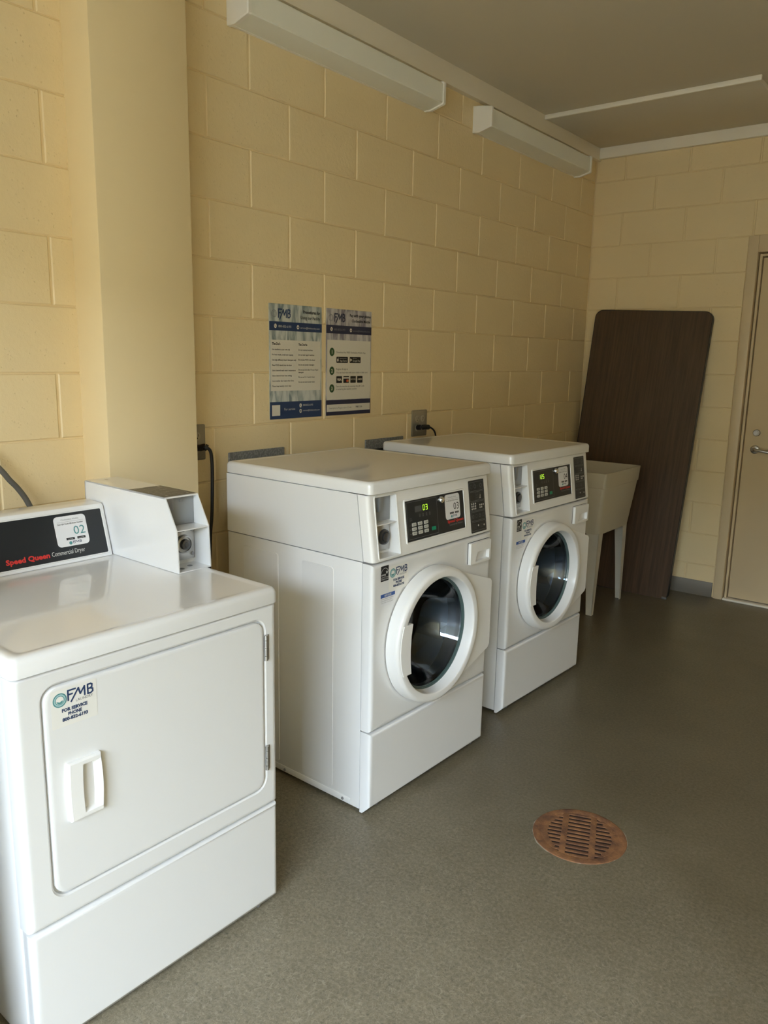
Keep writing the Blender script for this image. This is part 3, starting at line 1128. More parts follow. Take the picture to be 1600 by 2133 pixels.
    kk = g.out('kick_panel', M_ENAMEL, root, sh, smooth=30)
    for y in (0.060, w - 0.055):
        g = G()
        g.lathe([(0, 0.006), (0.004, 0.0055), (0.005, 0.003)], (-0.020, y, 0.018), 10)
        g.out('screw', M_DSTEEL, kk, sh)
    for x, y in ((-0.08, 0.05), (-0.08, w - 0.05), (-d + 0.06, 0.05), (-d + 0.06, w - 0.05)):
        g = G()
        g.lathe([(0.0, 0.022), (0.006, 0.022), (0.008, 0.010), (0.016, 0.010)], (x, y, 0.0), 16, 'z')
        g.out('foot', M_RUBBER, root, sh)

    # porthole door
    c = (0, cy, cz)
    g = G()
    g.lathe([(0.0005, 0.2375), (0.034, 0.2365), (0.0360, 0.2363), (0.0430, 0.2345), (0.0480, 0.2310), (0.0505, 0.2265), (0.0510, 0.2240), (0.0500, 0.2075), (0.0495, 0.2055), (0.0480, 0.2040), (0.0460, 0.2030), (0.0100, 0.1965), (0.0040, 0.1960), (0.0005, 0.205)], c, 96, close=True)
    ring = g.out('door', M_PLASTIC, root, sh, smooth=35)
    g = G()
    th_ = [math.radians(a) for a in range(-57, 62, 7)]
    inner = [(cy + 0.232 * math.cos(a), cz + 0.232 * math.sin(a)) for a in th_]
    # hinge cover: flat wing from the ring to the far edge
    outer = [(0.655, 0.418), (0.664, 0.430), (0.664, 0.676), (0.655, 0.687)]
    poly = [(0.435, 0.345)] + outer + [(0.425, 0.762)] + [(cy + 0.222 * math.cos(a), cz + 0.222 * math.sin(a)) for a in reversed(th_)]
    g.loft([yz(poly, 0.0005), yz(poly, 0.022), yz([(y - (0.004 if y > 0.6 else 0), z) for y, z in poly], 0.026)])
    g.out('hinge_cover', M_PLASTIC, ring, sh, smooth=30)
    g = G()
    hp = [(0.143, 0.474), (0.138, 0.510), (0.136, 0.556), (0.139, 0.606), (0.146, 0.645)] + [(cy - math.sqrt(0.2245 ** 2 - (z - cz) ** 2), z) for z in (0.647, 0.62, 0.59, 0.555, 0.52, 0.495, 0.474)]
    back = [(0.112 + (y - 0.112) * 0.8, cz + (z - cz) * 0.97) for y, z in hp]
    g.loft([yz(back, 0.020), yz(hp, 0.040), yz(hp, 0.0515), yz([(0.112 + (y - 0.112) * 0.97, cz + (z - cz) * 0.985) for y, z in hp], 0.0530)])
    g.out('door_handle', M_PLASTIC, ring, sh, smooth=30)
    g = G()
    bowl = [(0.006, 0.193), (0.002, 0.190), (-0.020, 0.179), (-0.050, 0.160), (-0.085, 0.140), (-0.105, 0.110), (-0.115, 0.070), (-0.118, 0.030)]
    outl = bowl + [(-0.118, 0.0005)]
    back_ = [(-0.122, 0.0005), (-0.122, 0.030), (-0.119, 0.071), (-0.109, 0.113), (-0.088, 0.144), (-0.052, 0.165), (-0.021, 0.184), (0.001, 0.1935), (0.005, 0.1955)]
    g.lathe(outl + back_, c, 64, close=True)
    g.out('door_glass', M_GLASS, ring, sh, smooth=60)
    g = G()
    g.lathe([(0.0125, 0.1975), (0.0125, 0.1945), (0.0095, 0.1935), (0.0095, 0.1915), (0.0065, 0.1905), (0.0065, 0.1880), (0.004, 0.1880), (0.004, 0.1975)], c, 72, close=True)
    g.out('glass_edge', M_GLASSEDGE, ring, sh, smooth=20)
    g = G()
    g.lathe([(-0.004, 0.205), (-0.004, 0.188), (-0.030, 0.184), (-0.060, 0.196), (-0.060, 0.232), (-0.004, 0.232)], c, 56, close=True)
    g.out('gasket', M_RUBBER, root, sh)
    g = G()
    g.lathe([(-0.066, 0.205), (-0.072, 0.250), (-0.36, 0.252), (-0.385, 0.235), (-0.392, 0.10), (-0.375, 0.06), (-0.375, 0.001)], c, 64)
    bmesh.ops.delete(g.bm, geom=[f_ for f_ in g.bm.faces if len(f_.verts) > 4], context='FACES_ONLY')
    dm = g.out('drum', M_DRUM, root, sh)
    for k in range(3):
        a = math.radians(100 + 120 * k)
        g = G()
        e1, e2 = Vector((0, math.cos(a), math.sin(a))), Vector((0, -math.sin(a), math.cos(a)))
        pf = lambda x: [Vector((x, cy, cz)) + e1 * r + e2 * t for r, t in ((0.253, -0.035), (0.205, -0.010), (0.198, 0.0), (0.205, 0.010), (0.253, 0.035))]
        g.loft([pf(-0.09), pf(-0.34)])
        g.out('drum_paddle', M_DRUM, dm, sh)
    # soap drawer
    g = G()
    s0, s1, t0, t1 = 0.530, 0.664, 0.756, 0.8370
    o1 = rrect(s0, s1, t0, t1, 0.006, 5)
    curve = lambda lst: [(y, z - (0.010 * (1 - ((y - s0) / (s1 - s0)) ** 2) if z < 0.79 else 0) + 0.010 * (z < 0.79)) for y, z in lst]
    i1 = [(0.563, 0.7655), (0.640, 0.7655), (0.652, 0.772), (0.652, 0.797), (0.645, 0.801), (0.585, 0.8000), (0.572, 0.796)]
    g.loft([yz(o1, 0.0), yz(o1, 0.010), yz([(cy2 * 0.985 + (s0 + s1) / 2 * 0.015, z * 0.975 + (t0 + t1) / 2 * 0.025) for cy2, z in o1], 0.0125)], False, False)
    ins = [(y * 0.985 + (s0 + s1) / 2 * 0.015, z * 0.975 + (t0 + t1) / 2 * 0.025) for y, z in o1]
    # face with the finger scoop: fan the outer loop onto the scoop loop
    po = [(0.0127, y, z) for y, z in ins]
    sc = []
    for y, z in ins:
        k = 0.62 if y < 0.6 else 0.86
        yy = min(max(y, 0.563), 0.653)
        zz_ = min(max(z, 0.766), 0.800)
        if y < 0.6 and z > 0.79:
            yy = 0.573
        sc.append((yy, zz_))
    g.loft([po, [(0.0127, y, z) for y, z in sc], [(-0.012, y * 0.9 + 0.062, z * 0.9 + 0.0785) for y, z in sc]], False, True)
    sd = g.out('soap_drawer', M_PLASTIC, root, sh, smooth=30)
    Print(Frame((0, 0, 0), (0, 1, 0), (0, 0, 1)), 0.0006).rect(s0 - 0.0045, t0 + 0.004, s0, t1 + 0.001).rect(s0 - 0.003, t1, s1, t1 + 0.0022).out('drawer_gap_shade', M_DGREYP, sd, sh)  # dark strips painting the shade in the gap around the drawer

    # stickers
    fr2 = Frame((0, 0, 0), (0, 1, 0), (0, 0, 1))
    service_sticker(root, fr2, 0.0805, 0.7560, 1.0, sh)
    es = Print(fr2, 0.0004).rect(0.0400, 0.7965, 0.0780, 0.8465).out('energy_label', M_BLACKP, root, sh)
    p = Print(fr2, 0.0008)
    p.ring(0.059, 0.8220, 0.0165, 0.0178, 20, 10, 172)
    p.stroke([(0.0425, 0.8095), (0.0775, 0.8095)], 0.0010)
    star = []
    for q in range(10):
        a, r = math.radians(90 + 36 * q), (0.0068 if q % 2 == 0 else 0.0028)
        star.append((0.0690 + r * math.cos(a), 0.8245 + r * math.sin(a)))
    p.poly(star)
    p.text('energy', 0.0425, 0.8150, 0.0075, 0.0220, 'l', 0.01)
    p.text('ENERGY STAR', 0.059, 0.8010, 0.0048, 0.0320, 'c')
    p.out('lettering', M_LINE, es, sh, stuff=True)
    nt_ = Print(fr2, 0.0004).rect(0.0400, 0.7170, 0.1125, 0.7545).out('notice_label', M_STICKW, root, sh)
    Print(fr2, 0.0007).rect(0.0405, 0.7420, 0.1120, 0.7540).out('notice_band', M_BLUEN, nt_, sh)
    Print(fr2, 0.0010).text('NOTICE', 0.0762, 0.7446, 0.0066, 0.034, 'c', 0.03).out('notice_lettering', M_LINE, nt_, sh)
    p = Print(fr2, 0.0007)
    for i, ln in enumerate(('Check inside for small items', 'Close door firmly until it', 'clicks before starting wash')):
        p.text(ln, 0.0425, 0.7362 - i * 0.0062, 0.0032, 0.062 - 0.006 * (i % 2))
    p.out('lettering', M_GREYP, nt_, sh, stuff=True)
    return root


build_washer(0.856, -1.317, -0.029, '03', '03', 'white front-loading washer numbered 03, beside the dryer')
build_washer(0.817, -0.371, -0.040, '04', '125', 'white front-loading washer numbered 04, beside the utility sink')


# ---------------------------------------------------------------- dryer
def build_dryer(X, Y, th, num, label, w=0.683, d=0.715):
    mx = Matrix.Rotation(th, 3, 'Z')
    centre = Vector((X, Y, 0)) + mx @ Vector((-d / 2, w / 2, 0))
    root = empty('clothes_dryer', centre, th)
    tag(root, label, 'dryer', 'coin dryers beside the washers')
    sh = (d / 2, -w / 2, 0)
    g = G()
    g.box(-d + 0.004, -0.0465, 0.002, w - 0.002, 0.012, 0.866, r=0.003)
    cab = g.out('cabinet', M_ENAMEL, root, sh)
    g = G()
    g.lathe([(0, 0.006), (0.005, 0.0055), (0.006, 0.003)], (-0.10, w - 0.002, 0.215), 10, 'y')
    g.out('screw', M_ENAMEL, cab, sh)

    def lid_loop(i, z, r=0.016):
        return [(x, y, z) for x, y in rrect(-d + i, 0.006 - i, -0.002 + i, w + 0.002 - i, r, 5)]
    g = G()
    g.loft([lid_loop(0.004, 0.8685), lid_loop(0, 0.870), lid_loop(0, 0.897), lid_loop(0.002, 0.904), lid_loop(0.006, 0.9095), lid_loop(0.013, 0.912),
            lid_loop(0.022, 0.9115), lid_loop(0.029, 0.9098), lid_loop(0.032, 0.9095), lid_loop(0.037, 0.9095), lid_loop(0.060, 0.9095)])
    g.out('top', M_ENAMEL, root, sh, smooth=50)
    # front panel with the door opening
    def rr(y0, y1, z0, z1, r, x):
        return yz(rrect(y0, y1, z0, z1, r, 8), x)
    fz0, fz1 = 0.3090, 0.8660
    a0, a1, b0, b1 = 0.0565, 0.6420, 0.3650, 0.8335
    g = G()
    g.loft([rr(0, w, fz0, fz1, 0.002, -0.042), rr(0, w, fz0, fz1, 0.002, -0.014), rr(0.0012, w - 0.0012, fz0 + 0.0012, fz1 - 0.0012, 0.003, -0.008),
            rr(0.004, w - 0.004, fz0 + 0.0035, fz1 - 0.002, 0.005, -0.0035), rr(0.008, w - 0.008, fz0 + 0.0065, fz1 - 0.003, 0.007, -0.001), rr(0.013, w - 0.013, fz0 + 0.010, fz1 - 0.004, 0.008, 0.0), rr(0.017, w - 0.017, fz0 + 0.014, fz1 - 0.007, 0.010, 0.0), rr(a0 - 0.009, a1 + 0.009, b0 - 0.009, b1 + 0.009, 0.042, 0.0),
            rr(a0 - 0.005, a1 + 0.005, b0 - 0.005, b1 + 0.005, 0.038, 0.0), rr(a0 - 0.001, a1 + 0.001, b0 - 0.001, b1 + 0.001, 0.034, -0.003), rr(a0, a1, b0, b1, 0.033, -0.012)], False, True)
    g.out('front_panel', M_ENAMEL, root, sh, smooth=35)
    g = G()
    e = 0.0045
    g.loft([rr(a0 + e, a1 - e, b0 + e, b1 - e, 0.029, -0.0115), rr(a0 + e, a1 - e, b0 + e, b1 - e, 0.029, -0.002), rr(a0 + e + 0.0015, a1 - e - 0.0015, b0 + e + 0.0015, b1 - e - 0.0015, 0.0275, 0.0012), rr(a0 + e + 0.005, a1 - e - 0.005, b0 + e + 0.005, b1 - e - 0.005, 0.025, 0.0022), rr(a0 + e + 0.009, a1 - e - 0.009, b0 + e + 0.009, b1 - e - 0.009, 0.022, 0.0022), rr(a0 + e + 0.03, a1 - e - 0.03, b0 + e + 0.03, b1 - e - 0.03, 0.012, 0.0022)], False, True)
    dd = g.out('door', M_ENAMEL, root, sh, smooth=35)
    FX = 0.0022
    # scooped pull
    def bow(y0, y1, z0, z1, by, n=6):
        pts = []
        for i in range(n + 1):
            t = i / n
            pts.append((y1 + by * math.sin(math.pi * t), z0 + (z1 - z0) * t))
        for i in range(n + 1):
            t = i / n
            pts.append((y0 - by * 0.6 * math.sin(math.pi * t), z1 - (z1 - z0) * t))
        return pts
    oo = bow(0.0985, 0.1715, 0.5280, 0.6600, 0.0035)
    g = G()
    o2 = bow(0.1010, 0.1690, 0.5310, 0.6570, 0.0035)
    ii = bow(0.1285, 0.1685, 0.5390, 0.6490, 0.0030)
    i2 = bow(0.1280, 0.1675, 0.5410, 0.6470, 0.0030)
    i3 = bow(0.1250, 0.1390, 0.5480, 0.6400, 0.0010)
    g.loft([yz(oo, FX - 0.001), yz(oo, FX + 0.008), yz(o2, FX + 0.0125), yz(ii, FX + 0.0125), yz(i2, FX + 0.0085), yz(i3, FX - 0.012)], False, True)
    g.out('handle', M_PLASTIC, dd, sh, smooth=30)
    for zc in (0.7555, 0.4505):
        g = G()
        for i, (q0, q1) in enumerate(((-0.0335, -0.0215), (-0.0205, 0.0), (0.001, 0.0205), (0.0215, 0.0335))):
            g.lathe([(q0, 0.0046), (q1, 0.0046)], (0.0035, 0.6445, zc), 12, 'z')
        g.box(-0.004, 0.0022, 0.645, 0.6555, zc - 0.0335, zc + 0.0335, r=0.0006)
        g.out('hinge', M_STEEL, root, sh)
    # kick panel
    def kp(i, x, zlo, zhi):
        return [(x, i, zlo), (x, w - i, zlo), (x, w - i, zhi), (x, i, zhi)]
    g = G()
    g.loft([kp(0.004, -0.041, 0.004, 0.3055), kp(0.002, -0.024, 0.004, 0.3055), kp(0.0005, -0.012, 0.018, 0.305), kp(0.0015, -0.008, 0.024, 0.3045), kp(0.004, -0.0035, 0.029, 0.3025), kp(0.008, -0.001, 0.032, 0.300), kp(0.012, 0.0, 0.034, 0.296), kp(0.016, 0.0, 0.038, 0.292), kp(0.030, 0.0, 0.052, 0.278)])
    kk = g.out('kick_panel', M_ENAMEL, root, sh, smooth=30)
    g = G()
    g.lathe([(0, 0.006), (0.004, 0.0055), (0.005, 0.003)], (-0.017, w - 0.060, 0.015), 10)
    g.out('screw', M_DSTEEL, kk, sh)
    for x, y in ((-0.08, 0.05), (-0.08, w - 0.05), (-d + 0.06, 0.05), (-d + 0.06, w - 0.05)):
        g = G()
        g.lathe([(0.0, 0.022), (0.006, 0.022), (0.008, 0.010), (0.016, 0.010)], (x, y, 0.0), 16, 'z')
        g.out('foot', M_RUBBER, root, sh)
    # sticker on the door
    fr2 = Frame((FX, 0, 0), (0, 1, 0), (0, 0, 1))
    service_sticker(root, fr2, 0.0745, 0.7405, 1.0, sh)
    # console
    zb, zt, xb, xt = 0.9105, 1.0600, -0.5820, -0.6225
    pr = [(xb, zb), (xt, zt - 0.008), (xt - 0.003, zt - 0.002), (xt - 0.009, zt), (-0.690, zt + 0.003), (-0.703, zt - 0.004), (-0.706, zb)]
    def side(y, k):
        cx, cz_ = -0.645, 0.985
        return [(cx + (x - cx) * k, y, cz_ + (z - cz_) * k if z > zb else z) for x, z in pr]
    g = G()
    g.loft([side(0.004, 0.95), side(0.008, 0.99), side(0.013, 1.0), side(0.568, 1.0), side(0.574, 0.99), side(0.578, 0.95)])
    con = g.out('console', M_ENAMEL, root, sh, smooth=40)
    fr = Frame((xb, 0, zb), (0, 1, 0), (xt - xb, 0, zt - 0.008 - zb))
    ks = math.hypot(xt - xb, zt - 0.008 - zb) / (zt - 0.008 - zb)
    V2 = lambda z: (z - zb) * ks
    g = G()
    rim = lambda i, h: [fr.at(a, b, h) for a, b in rrect(0.030 - i, 0.5655 + i, V2(0.9215) - i, V2(1.0445) + i, 0.003 + i, 4)]
    g.loft([rim(0.004, 0.0), rim(0.003, 0.002), rim(0.0005, 0.002), rim(0.0, 0.0004)], False, False)
    g.out('console_rim', M_ENAMEL, con, sh)
    bp_ = Print(fr, 0.0007).rrect(0.030, V2(0.9215), 0.5655, V2(1.0445), 0.003).out('console_panel', M_BLACK, root, sh)
    number_sticker(root, fr, 0.4200, V2(0.9550), 0.5150, V2(1.0370), num, M_TEAL, sh, 0.0013)
    Print(fr, 0.0012).text('Speed Queen', 0.2720, V2(0.9345), 0.0135, 0.1200, 'l', 0.035).out('brand_lettering', M_RED, bp_, sh)
    Print(fr, 0.0012).text('Commercial Dryer', 0.3980, V2(0.9350), 0.0125, 0.0980).out('model_lettering', M_LINE, bp_, sh)
    # coin box
    y0, y1 = 0.5830, 0.6900
    T = 0.0030
    pf = [(-0.727, 0.9130), (-0.2705, 0.9130), (-0.2755, 1.0260), (-0.3225, 1.1110), (-0.723, 1.1130), (-0.727, 1.109)]
    g = G()
    for a, b in ((y0, y0 + T), (y1 - T, y1)):
        g.loft([[(x, a, z) for x, z in pf], [(x, b, z) for x, z in pf]])
    g.loft([[(x, y0, z) for x, z in ((-0.3225, 1.1112), (-0.723, 1.1132), (-0.723, 1.109), (-0.322, 1.107))], [(x, y1, z) for x, z in ((-0.3225, 1.1112), (-0.723, 1.1132), (-0.723, 1.109), (-0.322, 1.107))]])
    g.box(-0.727, -0.271, y0, y1, 0.9105, 0.9135)
    g.box(-0.7275, -0.723, y0, y1, 0.9105, 1.111)
    cb = g.out('coin_box', M_ENAMEL, root, sh, smooth=0)
    g = G()
    g.box(-0.35, -0.277, y0 + T, y1 - T, 1.0235, 1.0265)
    g.out('shelf', M_ENAMEL, cb, sh)
    g = G()
    g.box(-0.352, -0.347, y0 + T, y1 - T, 0.9135, 1.110)
    g.out('pocket_back', M_ENAMEL, cb, sh)
    g = G()
    g.box(-0.347, -0.338, y0 + T, y1 - T - 0.0005, 1.0270, 1.1065, r=0.001)
    sl = g.out('coin_slide', M_SLIDE, cb, sh)
    g = G()
    g.box(-0.338, -0.331, y0 + 0.010, y0 + 0.034, 1.072, 1.1060, r=0.003)
    g.out('slide_cover', M_DSTEEL, sl, sh)
    g = G()
    g.lathe([(0, 0.0045), (0.002, 0.004)], (-0.338, y0 + 0.060, 1.094), 12)
    g.out('stud', M_DSTEEL, sl, sh)
    g = G()
    g.box(-0.347, -0.336, y0 + T + 0.002, y1 - 0.006, 0.926, 1.020, r=0.002)
    lp = g.out('lock_plate', M_STEEL, cb, sh)
    for y, z in ((y1 - 0.016, 1.010), (y1 - 0.014, 0.940), (y0 + 0.018, 0.940)):
        g = G()
        g.lathe([(0, 0.005), (0.003, 0.005), (0.004, 0.003)], (-0.336, y, z), 10)
        g.out('bolt', M_DSTEEL, lp, sh)
    g = G()
    g.lathe([(0, 0.0265), (0.009, 0.0250), (0.011, 0.0205), (0.007, 0.0195)], (-0.336, y0 + 0.063, 0.972), 32)
    lr = g.out('lock_ring', M_STEEL, cb, sh)
    g = G()
    g.lathe([(0.006, 0.0155), (0.016, 0.0140), (0.017, 0.008), (0.0185, 0.007)], (-0.336, y0 + 0.063, 0.972), 24)
    g.out('coin_lock', M_LOCK, cb, sh)
    g = G()
    g.box(-0.347, -0.3345, y0 + 0.034, y0 + 0.068, 1.006, 1.020, r=0.001)
    g.out('coin_chute', M_RUBBER, cb, sh)
    for x, y in ((-0.300, y0 + 0.030), (-0.312, y0 + 0.066)):
        g = G()
        g.lathe([(0, 0.0075), (0.0008, 0.0075), (0.0008, 0.004), (-0.0004, 0.0035)], (x, y, 0.9137), 14, 'z')
        g.out('floor_hole', M_GREYP, cb, sh)
    frt = Frame((-0.3300, y0, 1.1116), (0, 1, 0), (-1, 0, 0.0035))
    lb = Print(frt, 0.0004).rect(0.001, 0.0, 0.106, 0.166).out('instruction_label', M_LBROWN, cb, sh)
    p = Print(frt, 0.0008)
    for r, (txt, wd) in enumerate((('TO START', 0.030), ('Load clothes and close the door', 0.080), ('Select fabric setting', 0.060), ('Insert coins and push slide', 0.070), ('Push start', 0.032), ('Clean lint filter after each load', 0.084), ('DO NOT DRY', 0.036), ('articles soiled with oil or solvents', 0.090), ('rubber or foam articles', 0.065))):
        p.text(txt, 0.010, 0.150 - r * 0.0172, 0.0055, wd)
    for u, v in ((0.088, 0.150), (0.018, 0.012), (0.085, 0.010)):
        p.disc(u, v, 0.004, 10)
    p.out('label_lettering', M_LABELTXT, lb, sh, stuff=True)
    Print(Frame((-0.69, y0 + 0.05, 1.1131), (0, 1, 0), (-1, 0, 0.0035)), 0.0003).disc(0, 0, 0.006, 14).out('key_hole', M_DSTEEL, cb, sh)
    return root


build_dryer(0.901, -2.474, -0.028, '02', 'white commercial dryer numbered 02 with a coin box on top')
build_dryer(0.885, -3.292, -0.010, '01', 'white commercial dryer numbered 01, on the entrance side of dryer 02')


# ---------------------------------------------------------------- posters
def poster(y0, z0, label, water, band):
    W_, H_ = 0.305, 0.4565
    root = empty('poster', (0.0, y0 + W_ / 2, z0))
    tag(root, label, 'poster', 'laundry instruction posters on the block wall')
    sh = (0, -(y0 + W_ / 2), -z0)
    g = G()
    g.box(0.0005, 0.0035, y0, y0 + W_, z0, z0 + H_, r=0.0006)
    g.out('board', water, root, sh, smooth=0)
    fr = Frame((0.0035, y0, z0), (0, 1, 0), (0, 0, 1))
    return root, fr, sh, W_, H_


# measured on the photograph as fractions of the board: u to the right, v up
root, fr, sh, W_, H_ = poster(-0.9305, 1.2345, 'green-toned poster of laundry do\'s and don\'ts, next to the pilaster', M_WATER1, M_NAVY)
U = lambda u, v: (u * W_, v * H_)
bd = Print(fr, 0.0004).rect(*U(0, 0.772), *U(1, 0.849)).out('contact_band', M_NAVY, root, sh)
b2 = Print(fr, 0.0004).rect(*U(0, 0.0), *U(1, 0.152)).out('service_band', M_NAVY, root, sh)
pp = Print(fr, 0.0004).rect(*U(0.02, 0.248), *U(0.97, 0.692)).out('text_panel', M_PAPER, root, sh)
Print(fr, 0.0008).ring(*U(0.085, 0.915), 0.0118, 0.0145).ring(*U(0.085, 0.915), 0.0070, 0.0085).out('emblem', M_GREYP, root, sh)
Print(fr, 0.0008).fmb(*U(0.165, 0.880), 0.215 * W_, 0.074 * H_, 0.0056).out('letter_mark', M_NAVY, root, sh)
Print(fr, 0.0008).text('Procedures for', *U(0.965, 0.932), 0.0125, 0.335 * W_, 'r', 0.03).out('text_line', M_BLACKP, root, sh)
Print(fr, 0.0008).text('Using our Facility', *U(0.965, 0.882), 0.0125, 0.385 * W_, 'r', 0.02).out('text_line', M_BLACKP, root, sh)
Print(fr, 0.0008).text("The Do's", *U(0.045, 0.650), 0.0088, 0.15 * W_, 'l', 0.04).out('text_line', M_BLACKP, root, sh)
Print(fr, 0.0008).text("The Don'ts", *U(0.535, 0.648), 0.0088, 0.17 * W_, 'l', 0.04).out('text_line', M_BLACKP, root, sh)
for i, (t, wd) in enumerate((('Use machines at your own risk', 0.33), ('For best results, avoid over-soaping', 0.39), ('Use high-efficiency liquid detergent only', 0.445), ('Place PODS directly into the drum', 0.36), ('Select desired wash water temperature', 0.435), ('Select desired dryer heat setting', 0.36), ('Leave washer door open when done', 0.40), ('Please keep laundry room clean', 0.35))):
    Print(fr, 0.0008).text(t, *U(0.045, 0.604 - i * 0.0455), 0.0062, wd * W_, 'l', 0.012).out('text_line', M_BLACKP, root, sh)
for i, (t, wd, v) in enumerate((('Do not overload machines', 0.28, 0.604), ('Do not wash rugs in machines', 0.31, 0.560), ('Do not place PODS in the drawer', 0.33, 0.516), ('Do not use powder detergent', 0.31, 0.472), ('Do not use more than 1/3 cup of liquid', 0.39, 0.427), ('detergent', 0.10, 0.405), ('Do not use 2 in 1 laundry sheets', 0.32, 0.362), ('Do not use scent booster beads', 0.32, 0.318))):
    Print(fr, 0.0008).text(t, *U(0.535, v), 0.0062, wd * W_, 'l', 0.012).out('text_line', M_BLACKP, root, sh)
Print(fr, 0.0008).text('800-832-6193', *U(0.165, 0.800), 0.0088, 0.235 * W_).out('text_line', M_LINE, bd, sh)
Print(fr, 0.0008).text('service@fmblaundry.com', *U(0.575, 0.798), 0.0072, 0.38 * W_).out('text_line', M_LINE, bd, sh)
Print(fr, 0.0008).text('For service', *U(0.265, 0.074), 0.0098, 0.205 * W_).out('text_line', M_LINE, bd, sh)
Print(fr, 0.0008).text('800-832-6193', *U(0.625, 0.105), 0.0082, 0.195 * W_).out('text_line', M_LINE, bd, sh)
Print(fr, 0.0008).text('service@fmblaundry.com', *U(0.625, 0.058), 0.0066, 0.335 * W_).out('text_line', M_LINE, bd, sh)
for u, v in ((0.108, 0.811), (0.527, 0.809), (0.575, 0.112), (0.575, 0.062)):
    Print(fr, 0.0009).disc(*U(u, v), 0.0072, 20, 0.0085).out('white_mark', M_PAPER, bd, sh)
Print(fr, 0.0009).rect(*U(0.035, 0.030), *U(0.185, 0.125)).out('white_mark', M_PAPER, bd, sh)
p = Print(fr, 0.0013)
for u, v in ((0.108, 0.811), (0.575, 0.112)):
    a, b = U(u, v)
    p.stroke([(a - 0.003, b + 0.004), (a - 0.002, b - 0.0005), (a + 0.003, b - 0.004)], 0.0022)
for u, v in ((0.527, 0.809), (0.575, 0.062)):
    a, b = U(u, v)
    p.poly([(a - 0.0035, b - 0.0025), (a + 0.0035, b - 0.0025), (a + 0.0035, b + 0.0015), (a, b + 0.0035), (a - 0.0035, b + 0.0015)])
p.out('small_icons', M_NAVY, bd, sh, stuff=True)

root, fr, sh, W_, H_ = poster(-0.5970, 1.2345, 'violet-toned poster on paying by phone, nearer the wall outlet', M_WATER2, M_PURP)
bd = Print(fr, 0.0004).rect(*U(0, 0.772), *U(1, 0.849)).out('contact_band', M_PURP, root, sh)
b2 = Print(fr, 0.0004).rect(*U(0, 0.0), *U(1, 0.147)).out('code_band', M_PURP, root, sh)
Print(fr, 0.0004).rect(*U(0.02, 0.150), *U(0.985, 0.712)).out('text_panel', M_PAPER, root, sh)
Print(fr, 0.0008).ring(*U(0.095, 0.915), 0.0118, 0.0145).ring(*U(0.095, 0.915), 0.0070, 0.0085).out('emblem', M_GREYP, root, sh)
Print(fr, 0.0008).fmb(*U(0.175, 0.880), 0.215 * W_, 0.074 * H_, 0.0056).out('letter_mark', M_PURP, root, sh)
Print(fr, 0.0008).text('Pay with your phone', *U(0.975, 0.936), 0.0120, 0.475 * W_, 'r', 0.03).out('text_line', M_BLACKP, root, sh)
Print(fr, 0.0008).text('Clothesline Mobile', *U(0.965, 0.886), 0.0120, 0.42 * W_, 'r', 0.02).out('text_line', M_BLACKP, root, sh)
Print(fr, 0.0008).text('Download the FREE Clothesline Mobile App', *U(0.215, 0.590), 0.0074, 0.65 * W_).out('text_line', M_BLACKP, root, sh)
Print(fr, 0.0008).text('Register & sign in', *U(0.215, 0.432), 0.0074, 0.25 * W_).out('text_line', M_BLACKP, root, sh)
Print(fr, 0.0008).text('You can load value with your credit or debit card', *U(0.215, 0.400), 0.0070, 0.70 * W_).out('text_line', M_BLACKP, root, sh)
Print(fr, 0.0008).text('Start the machine by scanning the QR Code', *U(0.215, 0.268), 0.0074, 0.63 * W_).out('text_line', M_BLACKP, root, sh)
Print(fr, 0.0008).text('or entering the machine number', *U(0.215, 0.242), 0.0074, 0.46 * W_).out('text_line', M_BLACKP, root, sh)
Print(fr, 0.0008).text('Smartphone Registration Code:', *U(0.06, 0.062), 0.0078, 0.50 * W_).out('text_line', M_BLACKP, root, sh)
Print(fr, 0.0008).text('FMB1326', *U(0.655, 0.064), 0.0080, 0.145 * W_, 'l', 0.03).out('text_line', M_BLACKP, root, sh)
for x0 in (0.215, 0.505):
    Print(fr, 0.0008).rrect(*U(x0, 0.498), *U(x0 + 0.25, 0.556), 0.003).out('badge', M_BLACKP, root, sh)
for i in range(4):
    x0 = 0.215 + i * 0.155
    Print(fr, 0.0008).rrect(*U(x0, 0.308), *U(x0 + 0.125, 0.372), 0.002).out('badge', M_BLACKP, root, sh)
Print(fr, 0.0013).text('Download on the', *U(0.285, 0.536), 0.0040, 0.15 * W_).out('badge_mark', M_PAPER, root, sh)
Print(fr, 0.0013).text('App Store', *U(0.285, 0.511), 0.0080, 0.155 * W_).out('badge_mark', M_PAPER, root, sh)
Print(fr, 0.0013).text('GET IT ON', *U(0.580, 0.538), 0.0040, 0.08 * W_).out('badge_mark', M_PAPER, root, sh)
Print(fr, 0.0013).text('Google Play', *U(0.575, 0.512), 0.0080, 0.165 * W_).out('badge_mark', M_PAPER, root, sh)
a, b = U(0.245, 0.524)
Print(fr, 0.0013).disc(a, b, 0.0050, 14, 0.0066).stroke([(a + 0.001, b + 0.007), (a + 0.003, b + 0.010)], 0.0022).out('badge_mark', M_PAPER, root, sh)
a, b = U(0.530, 0.527)
Print(fr, 0.0013).poly([(a - 0.004, b - 0.0075), (a + 0.009, b), (a - 0.004, b + 0.0075)]).out('badge_mark', M_PAPER, root, sh)
Print(fr, 0.0013).text('VISA', *U(0.278, 0.330), 0.0098, 0.095 * W_, 'c', 0.04).out('badge_mark', M_PAPER, root, sh)
Print(fr, 0.0013).text('DISCOVER', *U(0.5875, 0.335), 0.0065, 0.11 * W_, 'c').out('badge_mark', M_PAPER, root, sh)
Print(fr, 0.0013).text('AMEX', *U(0.7425, 0.333), 0.0080, 0.105 * W_, 'c', 0.02).out('badge_mark', M_PAPER, root, sh)
